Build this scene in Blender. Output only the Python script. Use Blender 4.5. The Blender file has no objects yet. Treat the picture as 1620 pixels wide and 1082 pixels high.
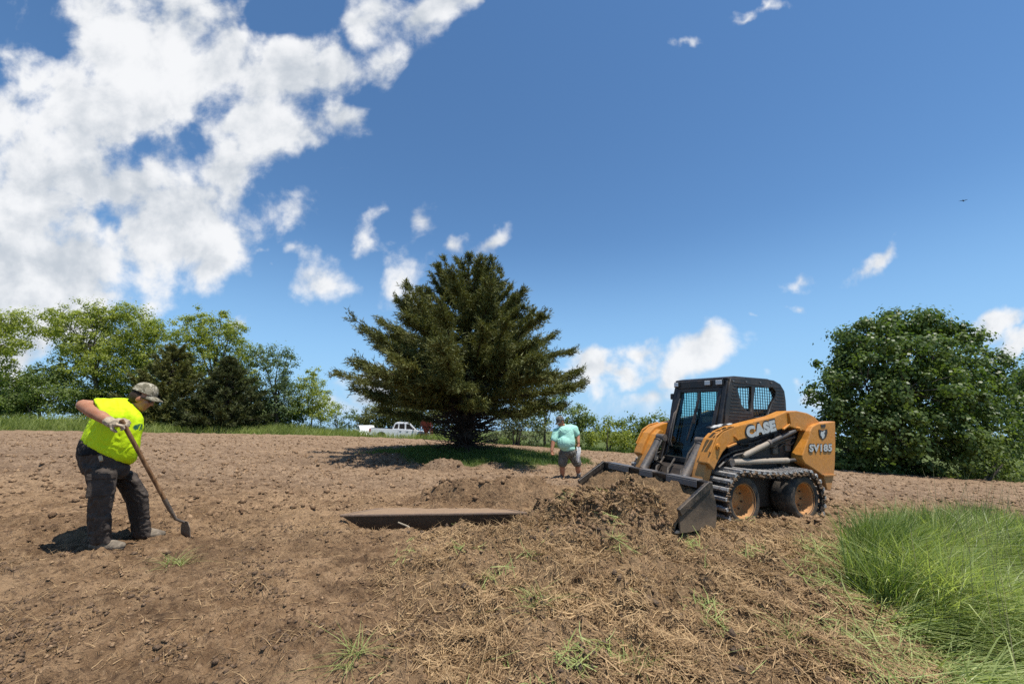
import bpy, bmesh, math, random
import numpy as np
from mathutils import Vector, Matrix

# ------------------------------------------------------------------ camera, sky, sun, exposure
SC = bpy.context.scene
COL = SC.collection
CAMZ = 1.4
TH = math.radians(10.0)
FPX = 648.0
cam = bpy.data.cameras.new('camera')
cam.sensor_width = 36.0
cam.lens = 36.0 * FPX / 1620.0
cam.clip_start = 0.05
cam.clip_end = 2500.0
camo = bpy.data.objects.new('camera', cam)
camo.location = (0, 0, CAMZ)
camo.rotation_euler = (math.pi / 2 + TH, 0, 0)
COL.objects.link(camo)
SC.camera = camo

SUN_DIR = Vector((0.26, -0.17, 0.95)).normalized()
sl = bpy.data.lights.new('sun', 'SUN')
sl.energy = 5.0
sl.angle = math.radians(0.53)
sl.color = (1.0, 0.955, 0.88)
so = bpy.data.objects.new('sun', sl)
so.rotation_euler = SUN_DIR.to_track_quat('Z', 'Y').to_euler()
so.location = (5, -5, 30)
COL.objects.link(so)

SC.view_settings.view_transform = 'Standard'
SC.view_settings.look = 'None'
SC.view_settings.gamma = 1.0
SC.view_settings.exposure = 0.32
try:
    SC.view_settings.use_curve_mapping = False
except Exception:
    pass
SC.cycles.max_bounces = 6
SC.cycles.diffuse_bounces = 3
SC.cycles.glossy_bounces = 2
SC.cycles.transmission_bounces = 4
SC.cycles.transparent_max_bounces = 8
SC.cycles.caustics_reflective = False
SC.cycles.caustics_refractive = False
SC.cycles.use_denoising = False

# camera frame, used to turn a place seen in the photograph and its distance into a point of the world
cF = np.array([0, math.cos(TH), math.sin(TH)])
cU = np.array([0, -math.sin(TH), math.cos(TH)])
cX = np.array([1.0, 0, 0])
CAMP = np.array([0, 0, CAMZ])


def ray(px, py):
    return cF + cX * ((px - 810.0) / FPX) + cU * ((541.0 - py) / FPX)


def at(px, py, Y):
    d = ray(px, py)
    return CAMP + d * (Y / d[1])


def proj(p):
    q = np.asarray(p, float) - CAMP
    d = q @ cF
    return (810 + FPX * (q @ cX) / d, 541 - FPX * (q @ cU) / d)


# ------------------------------------------------------------------ sky with cumulus clouds (all in directions, at infinity)
W = bpy.data.worlds.new('World')
SC.world = W
W.use_nodes = True
nt = W.node_tree
nt.nodes.clear()


class NG:
    """tiny node-graph writer"""
    def __init__(s, tree):
        s.t = tree

    def n(s, kind, ins=None, **props):
        nd = s.t.nodes.new(kind)
        for k, v in props.items():
            setattr(nd, k, v)
        if ins:
            for k, v in ins.items():
                s.put(nd.inputs[k], v)
        return nd

    def put(s, sock, v):
        if hasattr(v, 'is_output') or isinstance(v, bpy.types.NodeSocket):
            s.t.links.new(v, sock)
        else:
            sock.default_value = v

    def m(s, op, a, b=None, c=None, clamp=False):
        nd = s.t.nodes.new('ShaderNodeMath')
        nd.operation = op
        nd.use_clamp = clamp
        s.put(nd.inputs[0], a)
        if b is not None:
            s.put(nd.inputs[1], b)
        if c is not None:
            s.put(nd.inputs[2], c)
        return nd.outputs[0]

    def v(s, op, a, b=None, out=0):
        nd = s.t.nodes.new('ShaderNodeVectorMath')
        nd.operation = op
        s.put(nd.inputs[0], a)
        if b is not None:
            if op == 'SCALE':
                s.put(nd.inputs['Scale'], b)
            else:
                s.put(nd.inputs[1], b)
        return nd.outputs[out]

    def mix(s, f, a, b, blend='MIX'):
        nd = s.t.nodes.new('ShaderNodeMix')
        nd.data_type = 'RGBA'
        nd.blend_type = blend
        s.put(nd.inputs[0], f)
        s.put(nd.inputs[6], a)
        s.put(nd.inputs[7], b)
        return nd.outputs[2]

    def smooth(s, x, lo, hi, a=0.0, b=1.0):
        nd = s.t.nodes.new('ShaderNodeMapRange')
        nd.interpolation_type = 'SMOOTHSTEP'
        s.put(nd.inputs[0], x)
        nd.inputs[1].default_value = lo
        nd.inputs[2].default_value = hi
        nd.inputs[3].default_value = a
        nd.inputs[4].default_value = b
        return nd.outputs[0]

    def noise(s, vec, scale, detail=4.0, rough=0.5, dist=0.0, out=0, dims='3D', lac=2.0):
        nd = s.t.nodes.new('ShaderNodeTexNoise')
        nd.noise_dimensions = dims
        if vec is not None:
            s.t.links.new(vec, nd.inputs['Vector'])
        nd.inputs['Scale'].default_value = scale
        nd.inputs['Detail'].default_value = detail
        nd.inputs['Roughness'].default_value = rough
        nd.inputs['Distortion'].default_value = dist
        nd.inputs['Lacunarity'].default_value = lac
        return nd.outputs[out]


g = NG(nt)
tc = g.n('ShaderNodeTexCoord')
DIR = tc.outputs['Generated']
sky = g.n('ShaderNodeTexSky', sky_type='NISHITA')
sky.sun_disc = False
sky.sun_elevation = math.asin(SUN_DIR.z)
sky.sun_rotation = math.atan2(SUN_DIR.x, SUN_DIR.y)
sky.altitude = 300.0
sky.air_density = 1.0
sky.dust_density = 0.0
sky.ozone_density = 4.0
SKY_STRENGTH = 0.080
SKY_TINT = (1.22, 1.42, 1.46, 1.0)
hs = g.n('ShaderNodeHueSaturation', {'Saturation': 1.06, 'Color': sky.outputs[0]})
skyc = g.mix(1.0, hs.outputs[0], SKY_TINT, 'MULTIPLY')
# moist summer air: the low sky stays blue
low = g.smooth(g.n('ShaderNodeSeparateXYZ', {0: DIR}).outputs[2], 0.42, -0.02)
skyc = g.mix(g.m('MULTIPLY', low, 0.85), skyc, (3.2, 5.9, 9.4, 1))
# gnomonic coordinates of the direction about a fixed axis towards the field
fz = g.v('DOT_PRODUCT', DIR, tuple(cF), out=1)
fzc = g.m('MAXIMUM', fz, 0.06)
gu = g.m('DIVIDE', g.v('DOT_PRODUCT', DIR, tuple(cX), out=1), fzc)
gv = g.m('DIVIDE', g.v('DOT_PRODUCT', DIR, tuple(cU), out=1), fzc)
P0 = g.n('ShaderNodeCombineXYZ', {0: gu, 1: gv, 2: 0.0}).outputs[0]
# domain warp so the cloud bodies get ragged billowing outlines
w1 = g.noise(P0, 3.2, 2.0, 0.5, out=1)
w2 = g.noise(P0, 11.0, 3.0, 0.55, out=1)
wa = g.v('SCALE', g.v('SUBTRACT', w1, (0.5, 0.5, 0.5)), 0.20)
wb = g.v('SCALE', g.v('SUBTRACT', w2, (0.5, 0.5, 0.5)), 0.085)
P = g.v('ADD', P0, g.v('ADD', wa, wb))
P = g.v('MULTIPLY', P, (1, 1, 0))
CLOUDS = [  # x, y, half width, half height, turn (deg), weight
    (210, 50, 190, 95, 10, 1), (110, 170, 120, 130, 0, 1), (250, 160, 150, 120, 0, 1), (45, 300, 115, 140, 0, 1),
    (345, 110, 110, 90, 20, 1), (450, 105, 100, 80, -20, 1), (520, 95, 70, 55, -30, .95), (535, 190, 36, 40, 0, .8),
    (420, 205, 100, 70, 20, .95), (170, 270, 130, 85, 0, 1), (275, 350, 115, 85, 0, 1), (330, 405, 60, 42, 0, .9),
    (365, 290, 70, 75, 0, .9), (200, 345, 70, 40, 0, .8), (55, 430, 135, 80, 0, 1.1), (130, 470, 85, 48, -10, 1.05), (60, 500, 110, 60, 0, 1.05),
    (20, 530, 90, 70, 0, 1), (462, 330, 35, 60, 15, .62), (472, 388, 40, 24, 0, .62), (408, 400, 26, 16, 0, .55),
    (590, 25, 110, 40, -12, .78), (690, 22, 85, 38, -28, .85), (615, 80, 65, 45, -35, .7), (745, 6, 45, 26, -30, .75),
    (530, 446, 58, 36, 12, .72), (665, 360, 30, 26, 0, .6), (600, 345, 18, 20, 0, .48), (430, 430, 18, 12, 0, .5),
    (650, 440, 42, 32, -20, .75), (712, 400, 34, 18, -25, .7), (772, 378, 42, 18, -35, .7), (585, 385, 16, 40, 25, .4),
    (1098, 43, 26, 13, 0, .62), (1170, 14, 24, 9, -25, .45), (1218, 3, 18, 7, 0, .4), (1390, 403, 44, 19, -25, .68),
    (1247, 436, 38, 13, -18, .55), (1246, 478, 17, 9, 0, .42), (1200, 503, 12, 7, 0, .4),
    (942, 594, 40, 26, 0, .85), (992, 592, 40, 19, -25, .8), (1026, 562, 30, 27, -20, .8), (1122, 562, 58, 32, -12, .9),
    (1030, 626, 62, 22, -12, .6), (1085, 595, 40, 18, 0, .5), (1285, 636, 32, 18, 0, .85), (1575, 518, 58, 17, -18, .7), (1608, 546, 60, 16, -18, .7),
    (575, 618, 50, 34, 0, .9), (550, 652, 62, 34, 0, .95), (170, 420, 30, 18, 0, .4), (1245, 610, 22, 14, 0, .6),
    (900, 640, 60, 18, 0, .45), (380, 520, 20, 10, -20, .5), (40, 610, 90, 40, 0, .6),
]
acc = None
for (x, y, a, b, tn, wt) in CLOUDS:
    mp = g.n('ShaderNodeMapping', vector_type='TEXTURE')
    nt.links.new(P, mp.inputs[0])
    mp.inputs[1].default_value = ((x - 810) / FPX, (541 - y) / FPX, 0)
    mp.inputs[2].default_value = (0, 0, math.radians(-tn))
    mp.inputs[3].default_value = (a / FPX, b / FPX, 1)
    ln = g.v('LENGTH', mp.outputs[0], out=1)
    k = g.m('MULTIPLY_ADD', ln, -wt * 0.62, wt * 1.12)
    acc = k if acc is None else g.m('SMOOTH_MAX', acc, k, 0.12)
for (x, y, a, b, wt) in ((215, 243, 30, 22, .75), (308, 218, 34, 24, .5), (365, 150, 20, 34, .6), (172, 316, 16, 24, .6), (10, 135, 34, 26, .7), (492, 34, 60, 30, .8),
                       (408, 316, 20, 26, .6), (40, 22, 52, 40, .8), (395, 60, 14, 40, .45), (450, 270, 60, 22, .35)):
    mp = g.n('ShaderNodeMapping', vector_type='TEXTURE')
    nt.links.new(P, mp.inputs[0])
    mp.inputs[1].default_value = ((x - 810) / FPX, (541 - y) / FPX, 0)
    mp.inputs[3].default_value = (a / FPX, b / FPX, 1)
    acc = g.m('SUBTRACT', acc, g.smooth(g.v('LENGTH', mp.outputs[0], out=1), 2.3, 0.2, 0.0, wt * 0.62))
# the rest of the sky carries a few clouds of the same kind
back = g.smooth(g.noise(DIR, 2.1, 3.0, 0.5), 0.52, 0.75, 0.0, 0.95)
inframe = g.m('MULTIPLY', g.smooth(fz, 0.28, 0.5), g.smooth(g.m('MAXIMUM', g.m('ABSOLUTE', g.m('MULTIPLY', gu, 0.62)), g.m('ABSOLUTE', gv)), 1.15, 0.92))
inv = g.m('SUBTRACT', 1.0, inframe)
base = g.m('ADD', g.m('MULTIPLY', acc, inframe), g.m('MULTIPLY', back, inv))
fb = g.noise(P0, 7.0, 9.0, 0.56, 0.15)
fb2 = g.noise(P0, 26.0, 6.0, 0.65)
fbx = g.m('ADD', g.m('MULTIPLY', g.m('SUBTRACT', fb, 0.5), 2.1), g.m('MULTIPLY', g.m('SUBTRACT', fb2, 0.5), 0.22))
dens = g.m('ADD', g.m('MULTIPLY', base, 1.10), g.m('MULTIPLY', fbx, 0.95))
alpha = g.smooth(dens, 0.30, 0.84)
thick = g.smooth(base, 0.55, 1.15)
# bright billows, grey-blue bellies: density compared with the density a little towards the sun
Ps = g.v('ADD', P0, (0.028, 0.036, 0.0))
fbs = g.noise(Ps, 7.0, 7.0, 0.56, 0.15)
relief = g.m('SUBTRACT', fb, fbs)
lum = g.m('ADD', g.m('MULTIPLY', relief, 1.25), g.m('MULTIPLY_ADD', g.noise(P0, 2.6, 2.5, 0.45), 0.95, 0.20))
lum = g.m('SUBTRACT', lum, g.m('MULTIPLY', thick, 0.10))
lum = g.smooth(lum, 0.30, 0.88)
CW = 10.0
cloudc = g.mix(lum, (0.57 * CW, 0.62 * CW, 0.68 * CW, 1), (0.95 * CW, 0.96 * CW, 0.975 * CW, 1))
up = g.smooth(g.n('ShaderNodeSeparateXYZ', {0: DIR}).outputs[2], -0.02, 0.05)
alpha = g.m('MULTIPLY', g.m('MULTIPLY', alpha, 0.97), up)
fin = g.mix(alpha, skyc, cloudc)
bg = g.n('ShaderNodeBackground', {0: fin, 1: SKY_STRENGTH})
wo = g.n('ShaderNodeOutputWorld')
nt.links.new(bg.outputs[0], wo.inputs[0])
W.cycles.sampling_method = 'MANUAL'
W.cycles.sample_map_resolution = 512

# ------------------------------------------------------------------ helpers
RNG = np.random.default_rng(7)


def mesh_np(name, V, faces, smooth=False):
    """mesh from a vertex array and one or more (n,k) face arrays"""
    V = np.asarray(V, np.float32).reshape(-1, 3)
    if isinstance(faces, np.ndarray):
        faces = [faces]
    me = bpy.data.meshes.new(name)
    me.vertices.add(len(V))
    me.vertices.foreach_set('co', V.ravel())
    idx = np.concatenate([np.asarray(f, np.int32).ravel() for f in faces])
    tot = np.concatenate([np.full(len(f), f.shape[1], np.int32) for f in faces])
    st = np.concatenate([[0], np.cumsum(tot)[:-1]]).astype(np.int32)
    me.loops.add(len(idx))
    me.loops.foreach_set('vertex_index', idx)
    me.polygons.add(len(tot))
    me.polygons.foreach_set('loop_start', st)
    if smooth:
        me.polygons.foreach_set('use_smooth', np.ones(len(tot), bool))
    me.update(calc_edges=True)
    return me


def vattr(me, name, vals):
    a = me.attributes.new(name, 'FLOAT', 'POINT')
    a.data.foreach_set('value', np.asarray(vals, np.float32))


def link(name, me, mat=None, parent=None, loc=None):
    o = bpy.data.objects.new(name, me)
    COL.objects.link(o)
    if mat is not None and me is not None and len(me.materials) == 0:
        me.materials.append(mat)
    if parent is not None:
        o.parent = parent
    if loc is not None:
        o.location = loc
    return o


def tag(o, label=None, cat=None, group=None, kind=None):
    if label:
        o['label'] = label
    if cat:
        o['category'] = cat
    if group:
        o['group'] = group
    if kind:
        o['kind'] = kind
    return o


def thing(name, label, cat, loc=(0, 0, 0), group=None):
    o = bpy.data.objects.new(name, None)
    o.empty_display_size = 0.2
    COL.objects.link(o)
    o.location = loc
    return tag(o, label, cat, group)


# ---- gradient noise in numpy
def _hash(ix, iy, iz, seed):
    h = (ix.astype(np.int64) * 374761393 + iy.astype(np.int64) * 668265263 + iz.astype(np.int64) * 2147483647 + seed * 974634777) & 0xFFFFFFFF
    h = ((h ^ (h >> 13)) * 1274126177) & 0xFFFFFFFF
    h = ((h ^ (h >> 16)) * 2246822519) & 0xFFFFFFFF
    return ((h ^ (h >> 15)) & 0xFFFF) / 65535.0


def pnoise(x, y, seed=0):
    xi = np.floor(x)
    yi = np.floor(y)
    fx = x - xi
    fy = y - yi
    u = fx * fx * fx * (fx * (fx * 6 - 15) + 10)
    v = fy * fy * fy * (fy * (fy * 6 - 15) + 10)
    z = np.zeros_like(xi)
    out = 0
    gs = []
    for dx, dy in ((0, 0), (1, 0), (0, 1), (1, 1)):
        a = _hash(xi + dx, yi + dy, z, seed) * 2 * math.pi
        gs.append(np.cos(a) * (fx - dx) + np.sin(a) * (fy - dy))
    return ((gs[0] * (1 - u) + gs[1] * u) * (1 - v) + (gs[2] * (1 - u) + gs[3] * u) * v) * 1.4


def fbm(x, y, octv=4, seed=0, gain=0.5, lac=2.03):
    s = 0
    a = 1.0
    for i in range(octv):
        s = s + a * pnoise(x, y, seed + i * 17)
        x = x * lac + 13.7
        y = y * lac - 7.1
        a *= gain
    return s


def sstep(x, a, b):
    t = np.clip((x - a) / (b - a), 0, 1)
    return t * t * (3 - 2 * t)


# ---- materials
def new_mat(name):
    m = bpy.data.materials.new(name)
    m.use_nodes = True
    m.node_tree.nodes.clear()
    return m, NG(m.node_tree)


def out_surface(m, g, sh, disp=None):
    o = g.n('ShaderNodeOutputMaterial')
    m.node_tree.links.new(sh, o.inputs[0])


def principled(g, col, rough=0.6, metal=0.0, normal=None, spec=0.5, **kw):
    p = g.n('ShaderNodeBsdfPrincipled')
    g.put(p.inputs['Base Color'], col)
    g.put(p.inputs['Roughness'], rough)
    g.put(p.inputs['Metallic'], metal)
    g.put(p.inputs['Specular IOR Level'], spec)
    if normal is not None:
        g.put(p.inputs['Normal'], normal)
    for k, v in kw.items():
        g.put(p.inputs[k.replace('_', ' ')], v)
    return p.outputs[0]


def bump(g, h, strength=0.5, dist=0.02):
    b = g.n('ShaderNodeBump', {'Height': h, 'Strength': strength, 'Distance': dist})
    return b.outputs[0]


def c4(c):
    return (c[0], c[1], c[2], 1.0)


def dusty(name, col, rough=0.5, metal=0.0, dirt=(0.27, 0.18, 0.11), amount=0.45, scale=6.0, bumpy=0.15, spec=0.5, low=None):
    """paint, steel or rubber with dust and mud caught on it"""
    m, g = new_mat(name)
    tc = g.n('ShaderNodeTexCoord')
    v = tc.outputs['Object']
    n1 = g.noise(v, scale, 6, 0.62)
    n2 = g.noise(v, scale * 5.3, 4, 0.6)
    mk = g.m('MULTIPLY', g.smooth(g.m('ADD', g.m('MULTIPLY', n1, 0.7), g.m('MULTIPLY', n2, 0.3)), 0.40, 0.68), amount)
    if low is not None:
        z = g.n('ShaderNodeSeparateXYZ', {0: v}).outputs[2]
        mk = g.m('MAXIMUM', mk, g.m('MULTIPLY', g.smooth(g.m('ADD', z, g.m('MULTIPLY', g.m('SUBTRACT', n1, 0.5), 0.5)), low[1], low[0]), low[2]))
    st = g.noise(g.n('ShaderNodeMapping', {0: v, 3: (7, 7, 1.1)}).outputs[0], 3.0, 4, 0.65)
    mk = g.m('MAXIMUM', mk, g.m('MULTIPLY', g.smooth(st, 0.56, 0.74), amount * 0.9))
    shade = g.mix(g.smooth(n2, 0.35, 0.7), c4([c * 0.80 for c in col]), c4(col))
    cc = g.mix(mk, shade, c4(dirt))
    rr = g.m('ADD', g.m('MULTIPLY', mk, 0.9 - rough), rough)
    nn = bump(g, g.m('ADD', n2, mk), bumpy, 0.01)
    out_surface(m, g, principled(g, cc, rr, metal, nn, spec))
    return m


def leafy(name, c1, c2, trans=0.35, rough=0.55, tcol=None):
    """leaf material: tint varies leaf to leaf (attribute 'tint'), light passes through"""
    m, g = new_mat(name)
    at_ = g.n('ShaderNodeAttribute', attribute_name='tint')
    col = g.mix(at_.outputs['Fac'], c4(c1), c4(c2))
    d = principled(g, col, rough, 0.0, None, 0.3)
    t = g.n('ShaderNodeBsdfTranslucent')
    tc_ = g.mix(1.0, col, c4(tcol or (1.25, 1.35, 0.6)), 'MULTIPLY')
    g.put(t.inputs[0], tc_)
    mx = g.n('ShaderNodeMixShader')
    mx.inputs[0].default_value = trans
    m.node_tree.links.new(d, mx.inputs[1])
    m.node_tree.links.new(t.outputs[0], mx.inputs[2])
    out_surface(m, g, mx.outputs[0])
    return m
# ------------------------------------------------------------------ terrain
# heights along the hill, from places seen in the photograph and their distances
_cp = [at(*a) for a in [
    (0, 681, 26), (270, 685, 30), (540, 690, 35), (620, 693, 36), (735, 712, 16.5), (890, 756, 11.7), (900, 711, 28), (1000, 717, 27),
    (1320, 743, 23), (1620, 763, 21), (190, 865, 4.3), (1500, 828, 6.1), (600, 770, 9.3), (1430, 785, 10), (1600, 800, 9),
    (60, 740, 9.3), (330, 735, 11), (350, 860, 4.4), (560, 722, 15.5), (30, 860, 4.3), (880, 724, 17.0)]]
_cp += [np.array([a, b, c + CAMZ]) for a, b, c in [
    (2.74, 5.2, -1.29), (3.79, 5.69, -1.34), (2.07, 6.65, -1.30), (3.12, 7.14, -1.36),
    (0, 0, -1.5), (-3, 1, -1.42), (3, 1, -1.6), (0, -7, -1.8), (-9, -5, -1.8), (9, -5, -2.0), (-7, 3, -1.28), (0, 2.6, -1.48), (-2, 2.7, -1.45),
    (2, 2.8, -1.5), (3.4, 3.2, -1.55), (5, 4.5, -1.55), (0, 4.9, -1.32), (1.6, 4.6, -1.35), (9, 4, -1.75), (-14, 8, -.95), (16, 9, -2.5),
    (-45, 30, -1.0), (-20, 50, -2.2), (0, 55, -3.0), (25, 50, -4.5), (45, 30, -4.5), (-30, -20, -2.6), (30, -20, -3.2)]]
_cp = np.array(_cp)


def _U(r2):
    return 0.5 * r2 * np.log(r2 + 1e-9)


def _tps(cp, lam):
    n = len(cp)
    s = 12.0
    xy = cp[:, :2] / s
    d2 = ((xy[:, None] - xy[None]) ** 2).sum(2)
    K = _U(d2) + lam * np.eye(n)
    Pm = np.hstack([np.ones((n, 1)), xy])
    A = np.zeros((n + 3, n + 3))
    A[:n, :n] = K
    A[:n, n:] = Pm
    A[n:, :n] = Pm.T
    b = np.zeros(n + 3)
    b[:n] = cp[:, 2]
    return xy, np.linalg.solve(A, b), s


_TX, _TW, _TS = _tps(_cp, 0.0008)


def h_base(x, y):
    shp = np.shape(x)
    x = np.ravel(x).astype(float)
    y = np.ravel(y).astype(float)
    r = np.hypot(x, y)
    k = np.minimum(1.0, 60.0 / np.maximum(r, 1e-6))
    xs = x * k / _TS
    ys = y * k / _TS
    n = len(_TX)
    z = np.full(len(x), _TW[n]) + _TW[n + 1] * xs + _TW[n + 2] * ys
    for i in range(n):
        d2 = (xs - _TX[i, 0]) ** 2 + (ys - _TX[i, 1]) ** 2
        z += _TW[i] * _U(d2)
    z = z - np.maximum(r - 60, 0) * 0.035
    return z.reshape(shp)


def bumpf(x, y, cx, cy, rx, ry, ang=0.0, p=1.0):
    c, s = math.cos(ang), math.sin(ang)
    dx, dy = x - cx, y - cy
    a = (dx * c + dy * s) / rx
    b = (-dx * s + dy * c) / ry
    q = np.clip(1 - (a * a + b * b), 0, 1)
    return q ** p * (1 if p != 1 else 1) * (3 - 2 * q) * q if p == 1 else q ** p


TR_Y0, TR_Y1 = 5.24, 5.57          # the trough in its hole
PILE = np.array([1.05, 5.12, 0.0])
TREE = at(735, 712, 16.5)
# what is tall grass at the right, and the ragged border of the thatch
GRASS_POLY = np.array([at(*a)[:2] for a in [(1330, 905, 4.45), (1372, 885, 4.7), (1405, 855, 5.3), (1480, 842, 5.75)]] +
                      [[9.5, 5.6], [11, 2.0], [7, -1.5], [2.9, 0.8], [2.45, 2.2]] + [at(*a)[:2] for a in [(1440, 1082, 2.65), (1405, 970, 3.4), (1330, 935, 3.85)]])


def inside(poly, x, y):
    r = np.zeros(np.shape(x), bool)
    n = len(poly)
    j = n - 1
    for i in range(n):
        xi, yi = poly[i]
        xj, yj = poly[j]
        c = ((yi > y) != (yj > y)) & (x < (xj - xi) * (y - yi) / (yj - yi + 1e-12) + xi)
        r ^= c
        j = i
    return r


def pdist(poly, x, y):
    """signed distance to a polygon, negative inside"""
    d = np.full(np.shape(x), 1e9)
    n = len(poly)
    for i in range(n):
        a = poly[i]
        b = poly[(i + 1) % n]
        e = b - a
        t = np.clip(((x - a[0]) * e[0] + (y - a[1]) * e[1]) / (e @ e + 1e-12), 0, 1)
        d = np.minimum(d, np.hypot(x - a[0] - t * e[0], y - a[1] - t * e[1]))
    return np.where(inside(poly, x, y), -d, d)


def m_thatch(x, y):
    """where torn dead grass lies thick: the middle and right of the foreground and the pile"""
    n = fbm(x * 1.1, y * 1.1, 3, 5) * 0.5
    a = sstep(x + 0.28 * (y - 3.0) + n * 0.9, -1.15, 0.15) * sstep(y + n * 0.5, 6.0, 5.1)
    a = a * sstep(x + n, 5.6, 3.6)
    return np.clip(np.maximum(a, m_pile(x, y)), 0, 1)


def m_pile(x, y):
    return np.clip(sstep(np.hypot((x - PILE[0]) / 1.05, (y - PILE[1] - 0.1) / 0.75), 1.1, 0.6), 0, 1)


def h_large(x, y):
    """the hill with its mounds, pile and the hole under the trough"""
    z = h_base(x, y)
    wx = x + 0.22 * fbm(x * 1.6, y * 1.6, 3, 21)
    wy = y + 0.22 * fbm(x * 1.6, y * 1.6, 3, 37)
    # pile pushed up in front of the bucket
    z = z + 0.11 * bumpf(wx, wy, 1.02, 5.42, 0.62, 0.75, 0.2)
    z = z + 0.16 * bumpf(wx, wy, 1.46, 4.86, 0.52, 0.55, 0.2)
    z = z + 0.20 * bumpf(wx, wy, 0.85, 5.05, 1.15, 0.80, 0.1)
    c = at(1062, 838, 4.8)
    z = z + 0.10 * bumpf(wx, wy, c[0], c[1], 0.7, 0.4)
    # low heap behind the trough
    c = at(770, 792, 6.9)
    z = z + 0.33 * bumpf(wx, wy, c[0], c[1], 1.45, 0.62, -0.05)
    c = at(880, 785, 6.3)
    z = z + 0.26 * bumpf(wx, wy, c[0], c[1], 0.9, 0.5, -0.1)
    # clods thrown up round the cedar
    c = at(705, 738, 12.6)
    z = z + 0.26 * bumpf(wx, wy, c[0], c[1], 0.8, 0.5)
    c = at(600, 728, 14.0)
    z = z + 0.20 * bumpf(wx, wy, c[0], c[1], 2.0, 0.9)
    c = at(850, 730, 13.6)
    z = z + 0.12 * bumpf(wx, wy, c[0], c[1], 2.2, 0.5)
    # the hilltop goes on rising under the uncut grass at the left
    az_ = np.arctan2(x, y)
    z = z + 0.75 * sstep(edge_off(x, y), 0.2, 5.5) * sstep(az_, -0.30, -0.55) * sstep(edge_off(x, y), 40, 12)
    z = z - 2.2 * sstep(edge_off(x, y), 9, 30)
    # shoulder of thatch in front of the trough, and the hump at the lower right
    c = at(740, 850, 4.75)
    z = z + 0.05 * bumpf(wx, wy, c[0], c[1], 0.7, 0.3)
    # hole
    x0, x1 = at(540, 815, TR_Y0)[0], at(832, 812, TR_Y0)[0]
    q = sstep(wx, x0 - 0.02, x0 + 0.22) * sstep(wx, x1 + 0.06, x1 - 0.10) * sstep(y + 0.05 * (wx - x), 4.98, 5.16) * sstep(y, 5.86, 5.66)
    z = z - 0.36 * q
    return z


PASSES = [(at(-40, 872, 4.2), at(300, 806, 5.9), 0.17, 0.016), (at(-160, 800, 6.2), at(420, 760, 8.5), 0.17, 0.014), (at(1310, 824, 6.3), at(1720, 838, 6.0), 0.16, 0.016), (at(1310, 806, 7.2), at(1720, 815, 7.4), 0.16, 0.015), (at(430, 800, 6.6), at(1000, 775, 8.2), 0.17, 0.013)]


def h_detail(x, y):
    r = np.hypot(x, y)
    th = m_thatch(x, y)
    gr = sstep(pdist(GRASS_POLY, x, y), 0.5, -0.3)
    # smooth raked ground at the left, dragged in the direction the worker pulls
    ca, sa = math.cos(0.25), math.sin(0.25)
    u = x * ca + y * sa
    v = -x * sa + y * ca
    drag = fbm(u * 0.9, v * 6.5, 3, 91) * 0.034
    lump = fbm(x * 1.5, y * 1.5, 2, 3) * 0.06
    cl = fbm(x * 5.2, y * 5.2, 3, 11)
    clod = np.maximum(cl, -0.3) * 0.040
    fine = fbm(x * 16, y * 16, 3, 19, 0.6) * 0.018
    ridg = (1 - np.abs(fbm(x * 3.4, y * 3.4, 3, 63)) * 1.8) * 0.03
    rough = 0.85 + 0.7 * th + 0.5 * sstep(fbm(x * 0.35, y * 0.35, 2, 71), -0.1, 0.5)
    far = sstep(r, 6, 10)
    near = 1 - far
    z = lump * 0.8 + (clod + fine) * rough * (1 - 0.6 * gr)
    z = z + near * (1 - th) * drag + th * ridg * 1.5 * (1 - gr)
    z = z + 0.05 * m_pile(x, y) * fbm(x * 4.1, y * 4.1, 4, 55, 0.6) * 2.4
    # prints of the steel tracks: ladders of cross bars along three passes
    for (a, b, wd, dep) in PASSES:
        ex, ey = b[0] - a[0], b[1] - a[1]
        L = math.hypot(ex, ey)
        uu = ((x - a[0]) * ex + (y - a[1]) * ey) / L
        vv = (-(x - a[0]) * ey + (y - a[1]) * ex) / L + 0.10 * np.sin(uu * 0.7)
        m = sstep(uu, -0.1, 0.3) * sstep(uu, L + 0.1, L - 0.3) * sstep(np.abs(vv), wd, wd - 0.06) * sstep(fbm(x * 0.9, y * 0.9, 2, 101), -0.55, 0.1)
        z = z + m * (dep * np.sin(uu * 2 * math.pi / 0.125) - 0.018)
    z = z + far * 0.035 * fbm(x * 2.3, y * 2.3, 4, 41, 0.65)
    return z


def H(x, y):
    x = np.asarray(x, float)
    y = np.asarray(y, float)
    return h_large(x, y) + h_detail(x, y)


def Hs(x, y):
    return float(H(np.array([x]), np.array([y]))[0])


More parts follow.
